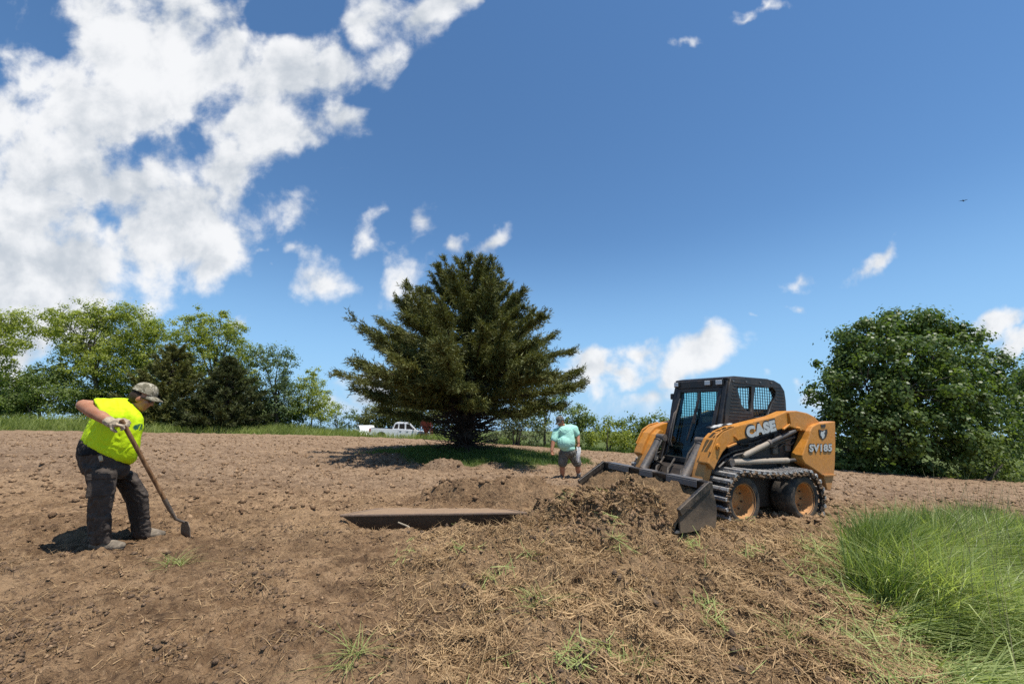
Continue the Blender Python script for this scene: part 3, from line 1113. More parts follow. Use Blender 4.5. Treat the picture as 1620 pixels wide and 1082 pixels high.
# ---- cylinders
for s in (1, -1):
    # tilt cylinders in front of the cab
    t, b = P3(768, 488, 0.37), P3(664, 700, 0.37)
    t = Vector((t.x, s * 0.37, t.z))
    b = Vector((b.x, s * 0.37, b.z))
    mb = MB()
    d = b - t
    mb.tube([t, t + d * 0.03, t + d * 0.05, t + d * 0.9, t + d * 0.92], [0.05, 0.066, 0.056, 0.056, 0.06], 18)
    cyl = mb.build('tilt_cylinder', M_CYL, loader, smooth=True)
    mb = MB()
    mb.tube([t + d * 0.9, t + d * 1.25], 0.028, 12)
    mb.build('rod', M_STEEL, cyl, smooth=True)
    mb = MB()
    mb.lathe([(0.0, -0.09), (0.05, -0.09), (0.05, 0.09), (0.0, 0.09)], (t.x - 0.03, s * 0.37, t.z + 0.04), 'Y', 14)
    mb.build('pivot_eye', M_CYL, cyl, smooth=True)
    mb = MB()
    mb.tube([t + Vector((0, -s * 0.07, 0.02)), t + d * 0.3 + Vector((0.03, -s * 0.09, 0)), t + d * 0.6 + Vector((-0.02, -s * 0.1, 0)), t + d * 0.75 + Vector((-0.2, -s * 0.12, 0))], 0.014, 7)
    mb.build('hydraulic_hose', M_HOSE, cyl, smooth=True)
    # lift cylinder under the arm
    pa, pm, pb = [onplane(x, y, 0.64) for x, y in ((1176, 721), (1215, 701), (1258, 681))]
    A, Mi, B = [Vector((q[0], s * 0.64, q[1])) for q in (pa, pm, pb)]
    mb = MB()
    mb.tube([A, A.lerp(Mi, 0.12), Mi], [0.022, 0.036, 0.036], 14)
    lc = mb.build('lift_cylinder', M_BEIGE, loader, smooth=True)
    mb = MB()
    mb.tube([Mi - (B - A) * 0.01, Mi + (B - A) * 0.03], 0.046, 14)
    mb.tube([Mi, B], 0.029, 12)
    mb.build('rod', M_CYL, lc, smooth=True)
    # lower link bar
    pa, pb, pc = [onplane(x, y, 0.62) for x, y in ((1157, 731), (1246, 728), (1268, 727))]
    A, B, Cc = [Vector((q[0], s * 0.62, q[1])) for q in (pa, pb, pc)]
    mb = MB()
    mb.tube([A, A.lerp(B, 0.35), B], [0.04, 0.036, 0.036], 12)
    lk = mb.build('lift_link', M_BEIGE, loader, smooth=True)
    mb = MB()
    mb.tube([B, Cc], 0.024, 10)
    mb.build('link_end', M_CYL, lk, smooth=True)
    mb = MB()
    mb.tube([A + Vector((0.03, -0.04, 0)), A + Vector((0.03, 0.04, 0))], 0.05, 12)
    mb.build('link_pin', M_CYL, lk, smooth=True)
    # bracket that carries both
    mb = MB()
    br = [onplane(x, y, 0.58) for x, y in ((1152, 736), (1158, 726), (1172, 716), (1182, 714), (1184, 728), (1188, 737))]
    mb.prism(br, s * 0.52, s * 0.60)
    mb.build('lift_bracket', M_CYL, loader, 0.008)
    # dark engine side panel with valve block and pipes seen under the arm
    mb = MB()
    mb.prism([(0.38, 0.80), (0.36, 1.10), (-0.40, 1.26), (-1.0, 1.30), (-1.05, 0.78)], s * 0.47, s * 0.515)
    sp_ = mb.build('engine_side_panel', M_HULL, loader, 0.01)
    for k in range(5):
        mb = MB()
        x0 = -0.05 - 0.17 * k
        mb.tube([(x0 + 0.25, s * 0.54, 0.98 - 0.02 * k), (x0 + 0.05, s * 0.555, 1.0 + 0.04 * (k % 2)), (x0 - 0.12, s * 0.55, 1.04 - 0.05 * (k % 3)), (x0 - 0.3, s * 0.53, 1.08)], 0.012, 7)
        mb.build('pipe', M_CYL if k % 2 else M_HOSE, sp_, smooth=True)
    for k, (x, z, w, h) in enumerate(((-0.22, 0.98, 0.16, 0.10), (-0.52, 0.93, 0.10, 0.14), (-0.80, 0.98, 0.12, 0.16), (-0.62, 1.12, 0.2, 0.07))):
        mb = MB()
        mb.box((x, s * 0.53, z), (w, 0.05, h))
        mb.build('valve_block', M_CYL, sp_, 0.012)

# ---- cab
CW = 0.46
side_out = Q([(898, 392), (905, 300), (918, 200), (936, 106), (1130, 110), (1185, 119), (1222, 140), (1246, 180), (1254, 235), (1258, 305), (1120, 345), (1000, 385)], CW)
win_a = Q([(970, 152), (1056, 152), (1056, 300), (1030, 296), (998, 262), (986, 215)], CW)
win_b = Q([(1075, 152), (1178, 158), (1198, 180), (1196, 215), (1172, 258), (1150, 325), (1066, 333), (1066, 260)], CW)


def to_side(s, y):
    return lambda a: np.stack([a[:, 0], np.full(len(a), s * y) + a[:, 2] * s, a[:, 1]], 1)


cab = MB()
# roof shell: slab with rounded rear, and the floor of the cab
fx_t, fz_t = onplane(900 + 936 / 3.682, 570 + 106 / 3.682, CW)
rx_t, rz_t = onplane(900 + 1185 / 3.682, 570 + 119 / 3.682, CW)
cab.prism([(fx_t + 0.03, fz_t - 0.035), (fx_t + 0.05, fz_t + 0.012), (fx_t - 0.1, fz_t + 0.045), (rx_t + 0.1, rz_t + 0.02), (rx_t - 0.02, rz_t - 0.012), (rx_t + 0.0, rz_t - 0.05)], -CW - 0.005, CW + 0.005)
roof = cab.build('cab_roof', M_BLACK, loader, 0.018, seg=2)
win_near = (win_a, win_b)
far_a = [(0.10, 1.775), (-0.20, 1.79), (-0.20, 1.25), (0.22, 1.25)]
far_b = [(-0.245, 1.79), (-0.62, 1.80), (-0.66, 1.74), (-0.64, 1.55), (-0.52, 1.25), (-0.245, 1.25)]
for s in (1, -1):
    win_a, win_b = win_near if s == 1 else (far_a, far_b)
    me = curve_mesh('side_screen', [side_out, win_a, win_b], 0.018, 0.004)
    remap(me, to_side(s, CW))
    bm = bmesh.new()
    bm.from_mesh(me)
    bmesh.ops.recalc_face_normals(bm, faces=bm.faces)
    bm.to_mesh(me)
    bm.free()
    scr = link('side_screen', me, M_BLACK, loader)
    for wv in (win_a, win_b):
        mb = MB()
        mb.prism(wv, s * (CW - 0.030), s * (CW - 0.025))
        mb.build('window_pane', M_GLASS, scr)
    # wire mesh inside the windows
    mb = MB()
    xs = [p[0] for p in win_a + win_b]
    zs = [p[1] for p in win_a + win_b]
    x0, x1, z0, z1 = min(xs), max(xs), min(zs), max(zs)

    def span(poly, val, ax):
        out = []
        for i in range(len(poly)):
            p, q = poly[i], poly[(i + 1) % len(poly)]
            if (p[ax] - val) * (q[ax] - val) < 0:
                t = (val - p[ax]) / (q[ax] - p[ax])
                out.append(p[1 - ax] + t * (q[1 - ax] - p[1 - ax]))
        return (min(out), max(out)) if len(out) >= 2 else None
    for wv in (win_a, win_b):
        k = x0
        while k < x1:
            k += 0.052
            r_ = span(wv, k, 0)
            if r_:
                mb.box((k, s * (CW - 0.012), (r_[0] + r_[1]) / 2), (0.007, 0.007, r_[1] - r_[0]))
        k = z0
        while k < z1:
            k += 0.040
            r_ = span(wv, k, 1)
            if r_:
                mb.box(((r_[0] + r_[1]) / 2, s * (CW - 0.008), k), (r_[1] - r_[0], 0.007, 0.006))
    mb.build('window_mesh', M_BLACK, scr)
    # pressed louvres of the steel side screen
    lz = 0
    zz = min(p[1] for p in side_out) + 0.07
    while zz < 1.84:
        ro = span(side_out, zz, 1)
        if ro:
            ra = span(win_a, zz, 1)
            rb_ = span(win_b, zz, 1)
            front = (max(ra[1] if ra else -9, (rb_[1] if rb_ else -9)) if (ra or rb_) else ro[0] + 0.35) + 0.035
            rear = (rb_[0] if rb_ else ro[0] + 0.3) - 0.03
            for a_, b_ in ((front, ro[1] - 0.075), (ro[0] + 0.035, rear)):
                if b_ - a_ > 0.05:
                    mb = MB()
                    mb.bar((a_, s * (CW + 0.022), zz + 0.006), (b_, s * (CW + 0.022), zz + 0.004), 0.016, 0.012)
                    mb.build('louvre', M_BLACK, scr, 0.003)
        zz += 0.046
    # bolts along the roof edge
    for t in (0.04, 0.33, 0.66, 0.93):
        mb = MB()
        x = fx_t + (rx_t - fx_t) * t
        z = fz_t + (rz_t - fz_t) * t - 0.035
        mb.lathe([(0.0, s * 0.016), (0.01, s * 0.016), (0.012, 0.0)], (x, s * (CW + 0.02), z), 'Y', 8)
        mb.build('bolt', M_STEEL, scr)

fb = onplane(900 + 898 / 3.682, 570 + 392 / 3.682, CW)
front_low = (0.63, 0.66)
for s in (1, -1):
    mb = MB()
    mb.bar((front_low[0], s * 0.425, front_low[1]), (fb[0] + 0.012, s * 0.425, fb[1]), 0.07, 0.09)
    mb.bar((fb[0] + 0.012, s * 0.425, fb[1] - 0.02), (fx_t, s * 0.425, fz_t - 0.02), 0.07, 0.08)
    mb.build('cab_post', M_BLACK, loader, 0.01)
mb = MB()
mb.box((fx_t + 0.02, 0, fz_t - 0.065), (0.09, 0.80, 0.12))
lb = mb.build('light_bar', M_BLACK, loader, 0.012)
for y, w in ((-0.40, 0.10), (0.17, 0.11), (0.36, 0.12)):
    mb = MB()
    mb.box((fx_t + 0.075, y, fz_t - 0.055), (0.03, w, 0.085))
    wl = mb.build('work_light', M_BLACK, loader, 0.014, seg=2)
    mb = MB()
    mb.box((fx_t + 0.094, y, fz_t - 0.055), (0.008, w - 0.02, 0.062))
    mb.build('lens', M_LENS, wl, 0.01)
# front door: frame, glass, wiper, handle
door_pts = [(fb[0] + 0.03, fb[1])]
dz0, dz1 = 0.68, fz_t - 0.13
dx0, dx1 = 0.640, fx_t + 0.045


def doorx(z):
    return dx0 + (dx1 - dx0) * (z - dz0) / (dz1 - dz0)


mb = MB()
for s in (1, -1):
    mb.bar((doorx(dz0), s * 0.36, dz0), (doorx(dz1), s * 0.36, dz1), 0.055, 0.04)
mb.bar((doorx(dz0), -0.36, dz0 + 0.03), (doorx(dz0), 0.36, dz0 + 0.03), 0.04, 0.07)
mb.bar((doorx(dz1), -0.36, dz1 - 0.02), (doorx(dz1), 0.36, dz1 - 0.02), 0.04, 0.06)
door = mb.build('cab_door', M_BLACK, loader, 0.006)
mb = MB()
v = [(doorx(dz0) - 0.01, -0.34, dz0), (doorx(dz0) - 0.01, 0.34, dz0), (doorx(dz1) - 0.01, 0.34, dz1), (doorx(dz1) - 0.01, -0.34, dz1)]
v2 = [(a - 0.006, b, c) for a, b, c in v]
mb.add(v + v2, [(0, 1, 2, 3), (7, 6, 5, 4), (0, 4, 5, 1), (1, 5, 6, 2), (2, 6, 7, 3), (3, 7, 4, 0)])
mb.build('windscreen', M_GLASS, door)
mb = MB()
z0_, z1_ = 1.02, 1.60
mb.tube([(doorx(0.98) + 0.03, 0.0, 0.98), (doorx(1.25) + 0.035, 0.03, 1.25), (doorx(1.5) + 0.03, 0.035, 1.5)], 0.011, 7)
mb.bar((doorx(1.22) + 0.022, 0.045, 1.22), (doorx(1.66) + 0.022, 0.03, 1.66), 0.03, 0.014)
mb.build('wiper', M_BLACK, door)
mb = MB()
mb.tube([(doorx(0.9) + 0.03, -0.30, 0.90), (doorx(0.95) + 0.07, -0.30, 0.95), (doorx(1.35) + 0.07, -0.305, 1.35), (doorx(1.40) + 0.03, -0.305, 1.40)], 0.013, 8)
mb.tube([(doorx(0.9) + 0.03, -0.25, 0.88), (doorx(0.95) + 0.075, -0.25, 0.95), (doorx(1.3) + 0.075, -0.27, 1.3), (doorx(1.55) + 0.03, -0.29, 1.58)], 0.009, 8)
mb.build('door_handle', M_CYL, door, smooth=True)
# mirror bracket on the far post
mb = MB()
mb.box((doorx(1.6) - 0.02, -0.50, 1.62), (0.05, 0.06, 0.09))
mb.build('mirror', M_BLACK, loader, 0.01)
# inside: seat, lap bar, levers, rear wall
mb = MB()
mb.prism([(0.12, 0.86), (0.14, 0.98), (-0.32, 0.95), (-0.46, 1.42), (-0.54, 1.42), (-0.46, 0.86)], -0.22, 0.22)
seat = mb.build('seat', M_SEAT, loader, 0.04, seg=2)
mb = MB()
mb.tube([(-0.36, -0.27, 1.3), (0.1, -0.27, 1.12), (0.18, -0.2, 1.08), (0.18, 0.2, 1.08), (0.1, 0.27, 1.12), (-0.36, 0.27, 1.3)], 0.018, 8)
mb.build('lap_bar', M_BLACK, loader, smooth=True)
for s in (1, -1):
    mb = MB()
    mb.tube([(0.28, s * 0.27, 0.84), (0.30, s * 0.27, 1.02), (0.27, s * 0.26, 1.08), (0.26, s * 0.26, 1.15)], [0.014, 0.014, 0.022, 0.018], 8)
    mb.build('control_lever', M_BLACK, loader, smooth=True)
mb = MB()
rxw = min(p[0] for p in side_out)
mb.box((rxw + 0.05, 0, 1.40), (0.04, 0.86, 0.20))
mb.bar((rxw + 0.03, 0.43, 1.45), (rx_t + 0.02, 0.43, rz_t - 0.06), 0.05, 0.05)
mb.bar((rxw + 0.03, -0.43, 1.45), (rx_t + 0.02, -0.43, rz_t - 0.06), 0.05, 0.05)
mb.bar((rx_t + 0.03, 0.43, rz_t - 0.06), (rx_t + 0.03, -0.43, rz_t - 0.06), 0.06, 0.06)
mb.build('cab_rear_frame', M_BLACK, loader, 0.006)
# cab floor tub, dark inside
mb = MB()
mb.box((-0.15, 0, 0.86), (1.30, 0.86, 0.05))
mb.box((-0.15, 0.44, 0.99), (1.10, 0.03, 0.26))
mb.box((-0.15, -0.44, 0.99), (1.10, 0.03, 0.26))
mb.build('cab_tub', M_BLACK, loader)
# step plate and cross tube between the arms, just above the bucket
mb = MB()
a = P3(590, 655, 0.0)
mb.box((0.93, 0.0, 0.50), (0.05, 0.72, 0.06))
mb.build('cross_tube', M_BEIGE, loader, 0.012)
for k, (y0, y1) in enumerate(((0.15, 0.3), (-0.1, 0.1), (-0.3, -0.12))):
    mb = MB()
    mb.tube([(0.70, y0, 0.72), (0.82, y0 + 0.03, 0.62), (0.93, (y0 + y1) / 2, 0.60), (1.05, y1, 0.46)], 0.014, 7)
    mb.build('hydraulic_hose', M_HOSE, loader, smooth=True)

# ---- bucket
BW = 0.935
A_ = onplane(900 + 640 / 3.682, 570 + 885 / 3.682, BW)
B_ = onplane(900 + 815 / 3.682, 570 + 715 / 3.682, BW)
C_ = onplane(900 + 852 / 3.682, 570 + 975 / 3.682, BW)
D_ = (onplane(900 + 655 / 3.682, 570 + 968 / 3.682, BW)[0] + 0.02, C_[1] - 0.02)
bk = thing('bucket', None, None)
bk.parent = loader
back = [B_]
for k in range(1, 6):
    t = k / 6
    back.append((B_[0] + (C_[0] - B_[0]) * t - 0.07 * math.sin(math.pi * t) * (1 - 0.3 * t) + 0.0, B_[1] + (C_[1] - B_[1]) * t))
back.append(C_)
th = 0.016
inner = [(p[0] + th, p[1] + (0.0 if i < len(back) - 1 else th)) for i, p in enumerate(back)]
prof = back + [D_] + [(D_[0], D_[1] + th)] + inner[::-1]
mb = MB()
mb.prism(prof, -BW + 0.01, BW - 0.01)
mb.build('bucket_shell', M_BUCKET, bk)
for s in (1, -1):
    mb = MB()
    mb.prism([A_, B_] + back[1:] + [D_], s * (BW - 0.012), s * (BW + 0.008))
    sp_ = mb.build('side_plate', M_BUCKET, bk)
    mb = MB()
    mb.bar((A_[0], s * (BW + 0.004), A_[1]), (B_[0], s * (BW + 0.004), B_[1] - 0.008), 0.045, 0.075)
    mb.build('edge_bar', M_BUCKET, sp_, 0.005)
mb = MB()
mb.prism([(B_[0] + 0.03, B_[1] + 0.012), (B_[0] - 0.07, B_[1] + 0.016), (B_[0] - 0.075, B_[1] - 0.09), (B_[0] - 0.02, B_[1] - 0.11)], -BW, BW)
mb.build('top_rail', M_BUCKET, bk, 0.01)
for y0, y1 in ((0.80, 0.34), (0.10, -0.14), (-0.36, -0.80)):
    mb = MB()
    mb.prism([(B_[0] + 0.034, B_[1] + 0.004), (B_[0] + 0.032, B_[1] + 0.016), (B_[0] - 0.066, B_[1] + 0.022), (B_[0] - 0.066, B_[1] + 0.012)], y0, y1)
    mb.build('wear_plate', M_WEAR, bk, 0.003)
    mb = MB()
    mb.bar((B_[0] + 0.035, y0, B_[1] - 0.035), (B_[0] + 0.035, y1, B_[1] - 0.035), 0.012, 0.07)
    mb.build('lip_plate', M_WEAR, bk, 0.003)
mb = MB()
mb.prism([(D_[0] - 0.12, D_[1] - 0.004), (D_[0] + 0.05, D_[1] - 0.004), (D_[0] + 0.03, D_[1] + 0.02), (D_[0] - 0.12, D_[1] + 0.02)], -BW, BW)
mb.build('cutting_edge', M_STEEL, bk)
mb = MB()
mb.box((B_[0] - 0.13, 0, 0.30), (0.06, 1.1, 0.34))
mb.build('mounting_plate', M_HULL, loader, 0.01)

# ---- wheels
RT = 0.325
for s in (1, -1):
    for x in WX:
        w = thing('wheel', None, None)
        w.parent = loader
        mb = MB()
        y0, y1 = 0.53, 0.815
        mb.lathe([(0.20, s * y1 - s * 0.012), (0.225, s * y1), (0.27, s * (y1 + 0.004)), (0.305, s * (y1 - 0.02)), (RT, s * (y1 - 0.06)), (RT, s * (y0 + 0.05)), (0.29, s * y0), (0.20, s * y0)], (x, 0, WZ), 'Y', 40)
        mb.build('tyre', M_RUBBER, w, smooth=True)
        mb = MB()
        mb.lathe([(0.206, s * (y1 - 0.006)), (0.212, s * (y1 - 0.004)), (0.205, s * (y1 - 0.02)), (0.188, s * (y1 - 0.03)), (0.172, s * (y1 - 0.12)), (0.165, s * (y1 - 0.135)), (0.10, s * (y1 - 0.15)), (0.085, s * (y1 - 0.13)), (0.06, s * (y1 - 0.12)), (0.0, s * (y1 - 0.12))], (x, 0, WZ), 'Y', 40)
        rim = mb.build('rim', M_ORANGE, w, smooth=True)
        for k in range(8):
            a = k * math.pi / 4 + 0.2
            mb = MB()
            mb.lathe([(0.0, s * (y1 - 0.125)), (0.012, s * (y1 - 0.125)), (0.013, s * (y1 - 0.15))], (x + 0.128 * math.cos(a), 0, WZ + 0.128 * math.sin(a)), 'Y', 6)
            mb.build('wheel_nut', M_HULL, rim)

# ---- steel tracks over the tyres
RL = RT + 0.022
LENS = WX[0] - WX[1]
peri = 2 * LENS + 2 * math.pi * RL
NP = 43


def track_at(t):
    d = (t % 1.0) * peri
    if d < LENS:
        f = d / LENS
        return (WX[1] + d, WZ + RL - 0.035 * math.sin(math.pi * f), -0.11 * math.cos(math.pi * f))
    d -= LENS
    if d < math.pi * RL:
        a = d / RL
        return (WX[0] + RL * math.sin(a), WZ + RL * math.cos(a), a)
    d -= math.pi * RL
    if d < LENS:
        return (WX[0] - d, WZ - RL, math.pi)
    d -= LENS
    a = math.pi + d / RL
    return (WX[1] + RL * math.sin(a), WZ + RL * math.cos(a), a)


pad = MB()
pad.prism([(-0.030, 0.0), (0.030, 0.0), (0.030, 0.012), (0.022, 0.018), (0.017, 0.040), (-0.017, 0.040), (-0.022, 0.018), (-0.030, 0.012)], -0.170, 0.170)
pad_me = pad.mesh('track_pad', 0.003)
pad_me.materials.append(M_TRACK)
lnk_mes = []
for e in (-1, 1):
    lnk = MB()
    lnk.box((0, e * 0.130, -0.004), (0.085, 0.036, 0.034))
    lnk.lathe([(0.0, -0.022), (0.02, -0.022), (0.02, 0.022), (0.0, 0.022)], (0.036, e * 0.130, -0.002), 'Y', 8)
    lnk.prism([(-0.034, -0.045), (0.034, -0.045), (0.040, 0.010), (0.015, 0.024), (-0.015, 0.024), (-0.040, 0.010)], e * 0.146, e * 0.158)
    me = lnk.mesh('track_link')
    me.materials.append(M_LINK)
    lnk_mes.append(me)
rnd = random.Random(4)
for s in (1, -1):
    tk = thing('track', None, None)
    tk.parent = loader
    for k in range(NP):
        x, z, a = track_at(k / NP)
        o = link('track_pad', pad_me, None, tk)
        o.location = (x, s * 0.692, z)
        o.rotation_euler = (0, a + rnd.uniform(-.05, .05), 0)
        x, z, a = track_at((k + 0.5) / NP)
        for me in lnk_mes:
            o = link('track_link', me, None, tk)
            o.location = (x, s * 0.692, z)
            o.rotation_euler = (0, a, 0)
    # mud caught between the pads and along the outer edge
    mb = MB()
    for k in range(430):
        t = rnd.uniform(0.0, 1.0)
        x, z, a = track_at(t)
        e = rnd.choice((1.1, 1.1, 1.0, 0.7, rnd.uniform(-1, 1)))
        r_ = rnd.uniform(0.008, 0.028)
        c = Vector((x - math.sin(a) * rnd.uniform(-0.01, 0.03), s * (0.692 + 0.15 * e), z - math.cos(a) * rnd.uniform(-0.012, 0.04)))
        vs = []
        for q in ((1, 0, 0), (-1, 0, 0), (0, 1, 0), (0, -1, 0), (0, 0, 1), (0, 0, -1)):
            vs.append(c + Vector(q) * r_ * rnd.uniform(0.6, 1.5))
        mb.add(vs, [(0, 2, 4), (2, 1, 4), (1, 3, 4), (3, 0, 4), (2, 0, 5), (1, 2, 5), (3, 1, 5), (0, 3, 5)])
    mo = mb.build('caked_mud', M_MUD, tk)
    mo['kind'] = 'stuff'


# the far track shows beside the far arm; soil scooped up in the bucket
def soil_heap():
    nx, ny = 46, 120
    X = np.linspace(B_[0] + 0.0, A_[0] + 0.05, nx)
    Yv = np.linspace(-BW + 0.03, BW - 0.03, ny)
    gx_, gy_ = np.meshgrid(X, Yv, indexing='ij')
    u = (gx_ - X[0]) / (X[-1] - X[0])
    n1 = fbm(gx_ * 4.0, gy_ * 4.0, 4, 201, 0.6)
    z = 0.50 - 0.20 * u - 0.10 * u * u + 0.055 * n1 + 0.02 * fbm(gx_ * 17, gy_ * 17, 3, 202) - 0.05 * (np.abs(gy_) > 0.8) - 0.05 * sstep(gy_, 0.3, 0.9)
    P_ = np.stack([gx_, gy_, z], 2).reshape(-1, 3) @ LM.T + LT
    i = np.arange(nx - 1)[:, None] * ny
    j = np.arange(ny - 1)[None]
    F = np.stack([i + j, i + ny + j, i + ny + j + 1, i + j + 1], 2).reshape(-1, 4)
    me = mesh_np('soil_heap', P_, F, True)
    vattr(me, 'thatch', np.full(len(P_), 0.8))
    vattr(me, 'turf', np.zeros(len(P_)))
    vattr(me, 'moist', np.clip(0.8 + 0.3 * n1.ravel(), 0, 1))
    o = link('soil_heap', me, ground.data.materials[0])
    o['kind'] = 'stuff'


soil_heap()
# ------------------------------------------------------------------ trees and bushes
def bark(name, c1, c2):
    m, g = new_mat(name)
    v = g.n('ShaderNodeTexCoord').outputs['Object']
    mp = g.n('ShaderNodeMapping', {0: v, 3: (9, 9, 1.6)}).outputs[0]
    n = g.noise(mp, 2.5, 5, 0.65)
    out_surface(m, g, principled(g, g.mix(g.smooth(n, 0.3, 0.7), c4(c1), c4(c2)), 0.9, 0, bump(g, n, 0.8, 0.03), 0.15))
    return m


M_BARK = bark('grey_bark', (0.045, 0.038, 0.030), (0.13, 0.115, 0.095))
M_BARK_D = bark('dark_cedar_bark', (0.025, 0.019, 0.015), (0.085, 0.065, 0.052))
M_LEAF_Y = leafy('yellow_green_leaves', (0.15, 0.19, 0.028), (0.40, 0.43, 0.09), 0.5)
M_LEAF_M = leafy('mid_green_leaves', (0.075, 0.118, 0.027), (0.205, 0.255, 0.066), 0.45)
M_LEAF_B = leafy('blue_green_leaves', (0.07, 0.112, 0.045), (0.18, 0.235, 0.105), 0.42)
M_LEAF_D = leafy('dark_green_leaves', (0.05, 0.092, 0.022), (0.165, 0.22, 0.055), 0.42, 0.42)
M_LEAF_O = leafy('olive_leaves', (0.075, 0.085, 0.020), (0.16, 0.165, 0.055), 0.38)
M_LEAF_G = leafy('grey_green_leaves', (0.085, 0.11, 0.050), (0.20, 0.225, 0.12), 0.36)
M_NEEDLE = leafy('cedar_needles', (0.05, 0.066, 0.018), (0.18, 0.182, 0.05), 0.18, 0.6, (1.2, 1.2, 0.6))
M_NEEDLE_B = leafy('brown_green_needles', (0.07, 0.08, 0.021), (0.19, 0.19, 0.055), 0.18, 0.6, (1.2, 1.2, 0.6))
M_NEEDLE_D = leafy('dark_needles', (0.030, 0.042, 0.014), (0.10, 0.11, 0.034), 0.14, 0.6, (1.2, 1.2, 0.6))


def unit(v):
    return v / np.maximum(np.linalg.norm(v, axis=-1, keepdims=True), 1e-9)


def leaf_quads(c, axis, normal, ln, wd):
    """diamond leaves: centre, long axis, normal, length and width arrays"""
    side = unit(np.cross(normal, axis))
    nn = np.cross(axis, side)
    n = len(c)
    L = ln[:, None]
    Wd = wd[:, None]
    V = np.empty((n, 4, 3))
    V[:, 0] = c - axis * L * 0.5
    V[:, 1] = c + side * Wd * 0.5 + nn * Wd * 0.12 - axis * L * 0.05
    V[:, 2] = c + axis * L * 0.5
    V[:, 3] = c - side * Wd * 0.5 + nn * Wd * 0.12 - axis * L * 0.05
    F = np.arange(n * 4).reshape(n, 4)
    return V.reshape(-1, 3), F


def leaf_tree(name, label, cat, base, lobes, mat, bmat, seed, nclump=26, nleaf=34, leaf=0.13, spread=0.34, lean=0.0, group=None, trunk_r=0.16, stems=1, hollow=0.55, bare=0, flat=0.75, shape=0.62):
    """base = (px, py, distance); lobes of the crown = (px, py, half width px, half height px, depth offset m)"""
    r = np.random.default_rng(seed)
    rp = random.Random(seed)
    b = at(*base)
    b[2] = Hs(b[0], b[1]) - 0.05
    D = base[2]
    t = thing(name, label, cat, tuple(b), group)
    tr = MB()
    cs, ax, no, ti = [], [], [], []
    L3 = []
    for (px, py, rx, ry, dy) in lobes:
        c = at(px, py, D + dy) - b
        k = (D + dy) / (FPX * math.cos(TH))
        k = k * (1.0)
        L3.append((c, np.array([rx * k, (rx + ry) * 0.5 * k, ry * k])))
    zc = np.mean([c[2] for c, _ in L3])
    xc = np.mean([c[0] for c, _ in L3])
    yc = np.mean([c[1] for c, _ in L3])
    roots = []
    for s_ in range(stems):
        off = np.array([rp.uniform(-.35, .35) * (stems > 1), rp.uniform(-.35, .35) * (stems > 1), 0])
        top = np.array([xc * 0.8 + off[0] * 2, yc * 0.8 + off[1] * 2, zc])
        mid = off + (top - off) * 0.5 + np.array([rp.uniform(-.15, .15), rp.uniform(-.15, .15), 0])
        pth = [off, off * 0.6 + mid * 0.4, mid, mid * 0.4 + top * 0.6, top]
        tr.tube(pth, [trunk_r * q for q in (1.25, 1.0, 0.85, 0.6, 0.35)], 8, False)
        roots.append(pth)
    for (c, rad) in L3:
        pth = rp.choice(roots)
        d = [np.linalg.norm(c - p) for p in pth]
        a = pth[2] if c[2] > pth[2][2] else pth[1]
        a = a + (c - a) * 0.0
        m1 = a + (c - a) * 0.5 + np.array([rp.uniform(-.2, .2), rp.uniform(-.2, .2), 0.12 * np.linalg.norm(c - a)])
        tr.tube([a, m1, c], [trunk_r * 0.42, trunk_r * 0.28, trunk_r * 0.14], 6, False)
        vol = (rad[0] * rad[2]) / 0.5
        nc = max(5, int(nclump * vol * 0.52))
        q = unit(r.normal(size=(nc, 3))) * (hollow + (1.08 - hollow) * r.random((nc, 1)) ** 0.8)
        q *= (0.76 + 0.56 * r.random((nc, 1)))
        cc = c + q * rad
        for i in range(0, nc):
            if i % 2 == 0:
                tr.tube([c + (cc[i] - c) * 0.1, c + (cc[i] - c) * 0.6 + np.array([0, 0, 0.06]), cc[i]], [trunk_r * 0.12, trunk_r * 0.07, trunk_r * 0.03], 3, False)
        tt = r.random(nc)
        m = int(nleaf * 1.9)
        p = cc[:, None, :] + r.normal(size=(nc, m, 3)) * spread * 0.84 * np.array([1, 1, flat]) * (0.55 + 0.9 * r.random((nc, 1, 1)))
        cs.append(p.reshape(-1, 3))
        ti.append(np.clip(tt[:, None] * 0.6 + r.random((nc, m)) * 0.4, 0, 1).ravel())
        out = unit(p - cc[:, None, :]) * 0.95 + unit(q)[:, None, :] * 0.3 + np.array([0, 0, 0.35]) + r.normal(size=(nc, m, 3)) * 0.33
        no.append(unit(out).reshape(-1, 3))
    for k in range(bare):
        c, rad = L3[rp.randrange(len(L3))]
        e = c + np.array([rp.uniform(-.6, .6), rp.uniform(-.4, .4), 1.0]) * rad * rp.uniform(1.0, 1.5)
        tr.tube([c, (c + e) / 2 + np.array([rp.uniform(-.15, .15), 0, 0.1]), e], [trunk_r * 0.14, trunk_r * 0.09, trunk_r * 0.03], 4, False)
        for j in range(4):
            p = c + (e - c) * rp.uniform(0.4, 0.9)
            tr.tube([p, p + np.array([rp.uniform(-.5, .5), rp.uniform(-.3, .3), rp.uniform(.2, .7)])], [trunk_r * 0.06, trunk_r * 0.02], 3, False)
    cs = np.concatenate(cs)
    no = np.concatenate(no)
    ti = np.concatenate(ti)
    n = len(cs)
    a = unit(np.cross(no, unit(r.normal(size=(n, 3)))))
    ln = leaf * (0.65 + 0.7 * r.random(n))
    V, F = leaf_quads(cs, a, no, ln, ln * shape)
    me = mesh_np('crown', V, F)
    vattr(me, 'tint', np.repeat(ti, 4))
    link('crown', me, mat, t)
    tr.build('trunk', bmat, t, smooth=True)
    return t


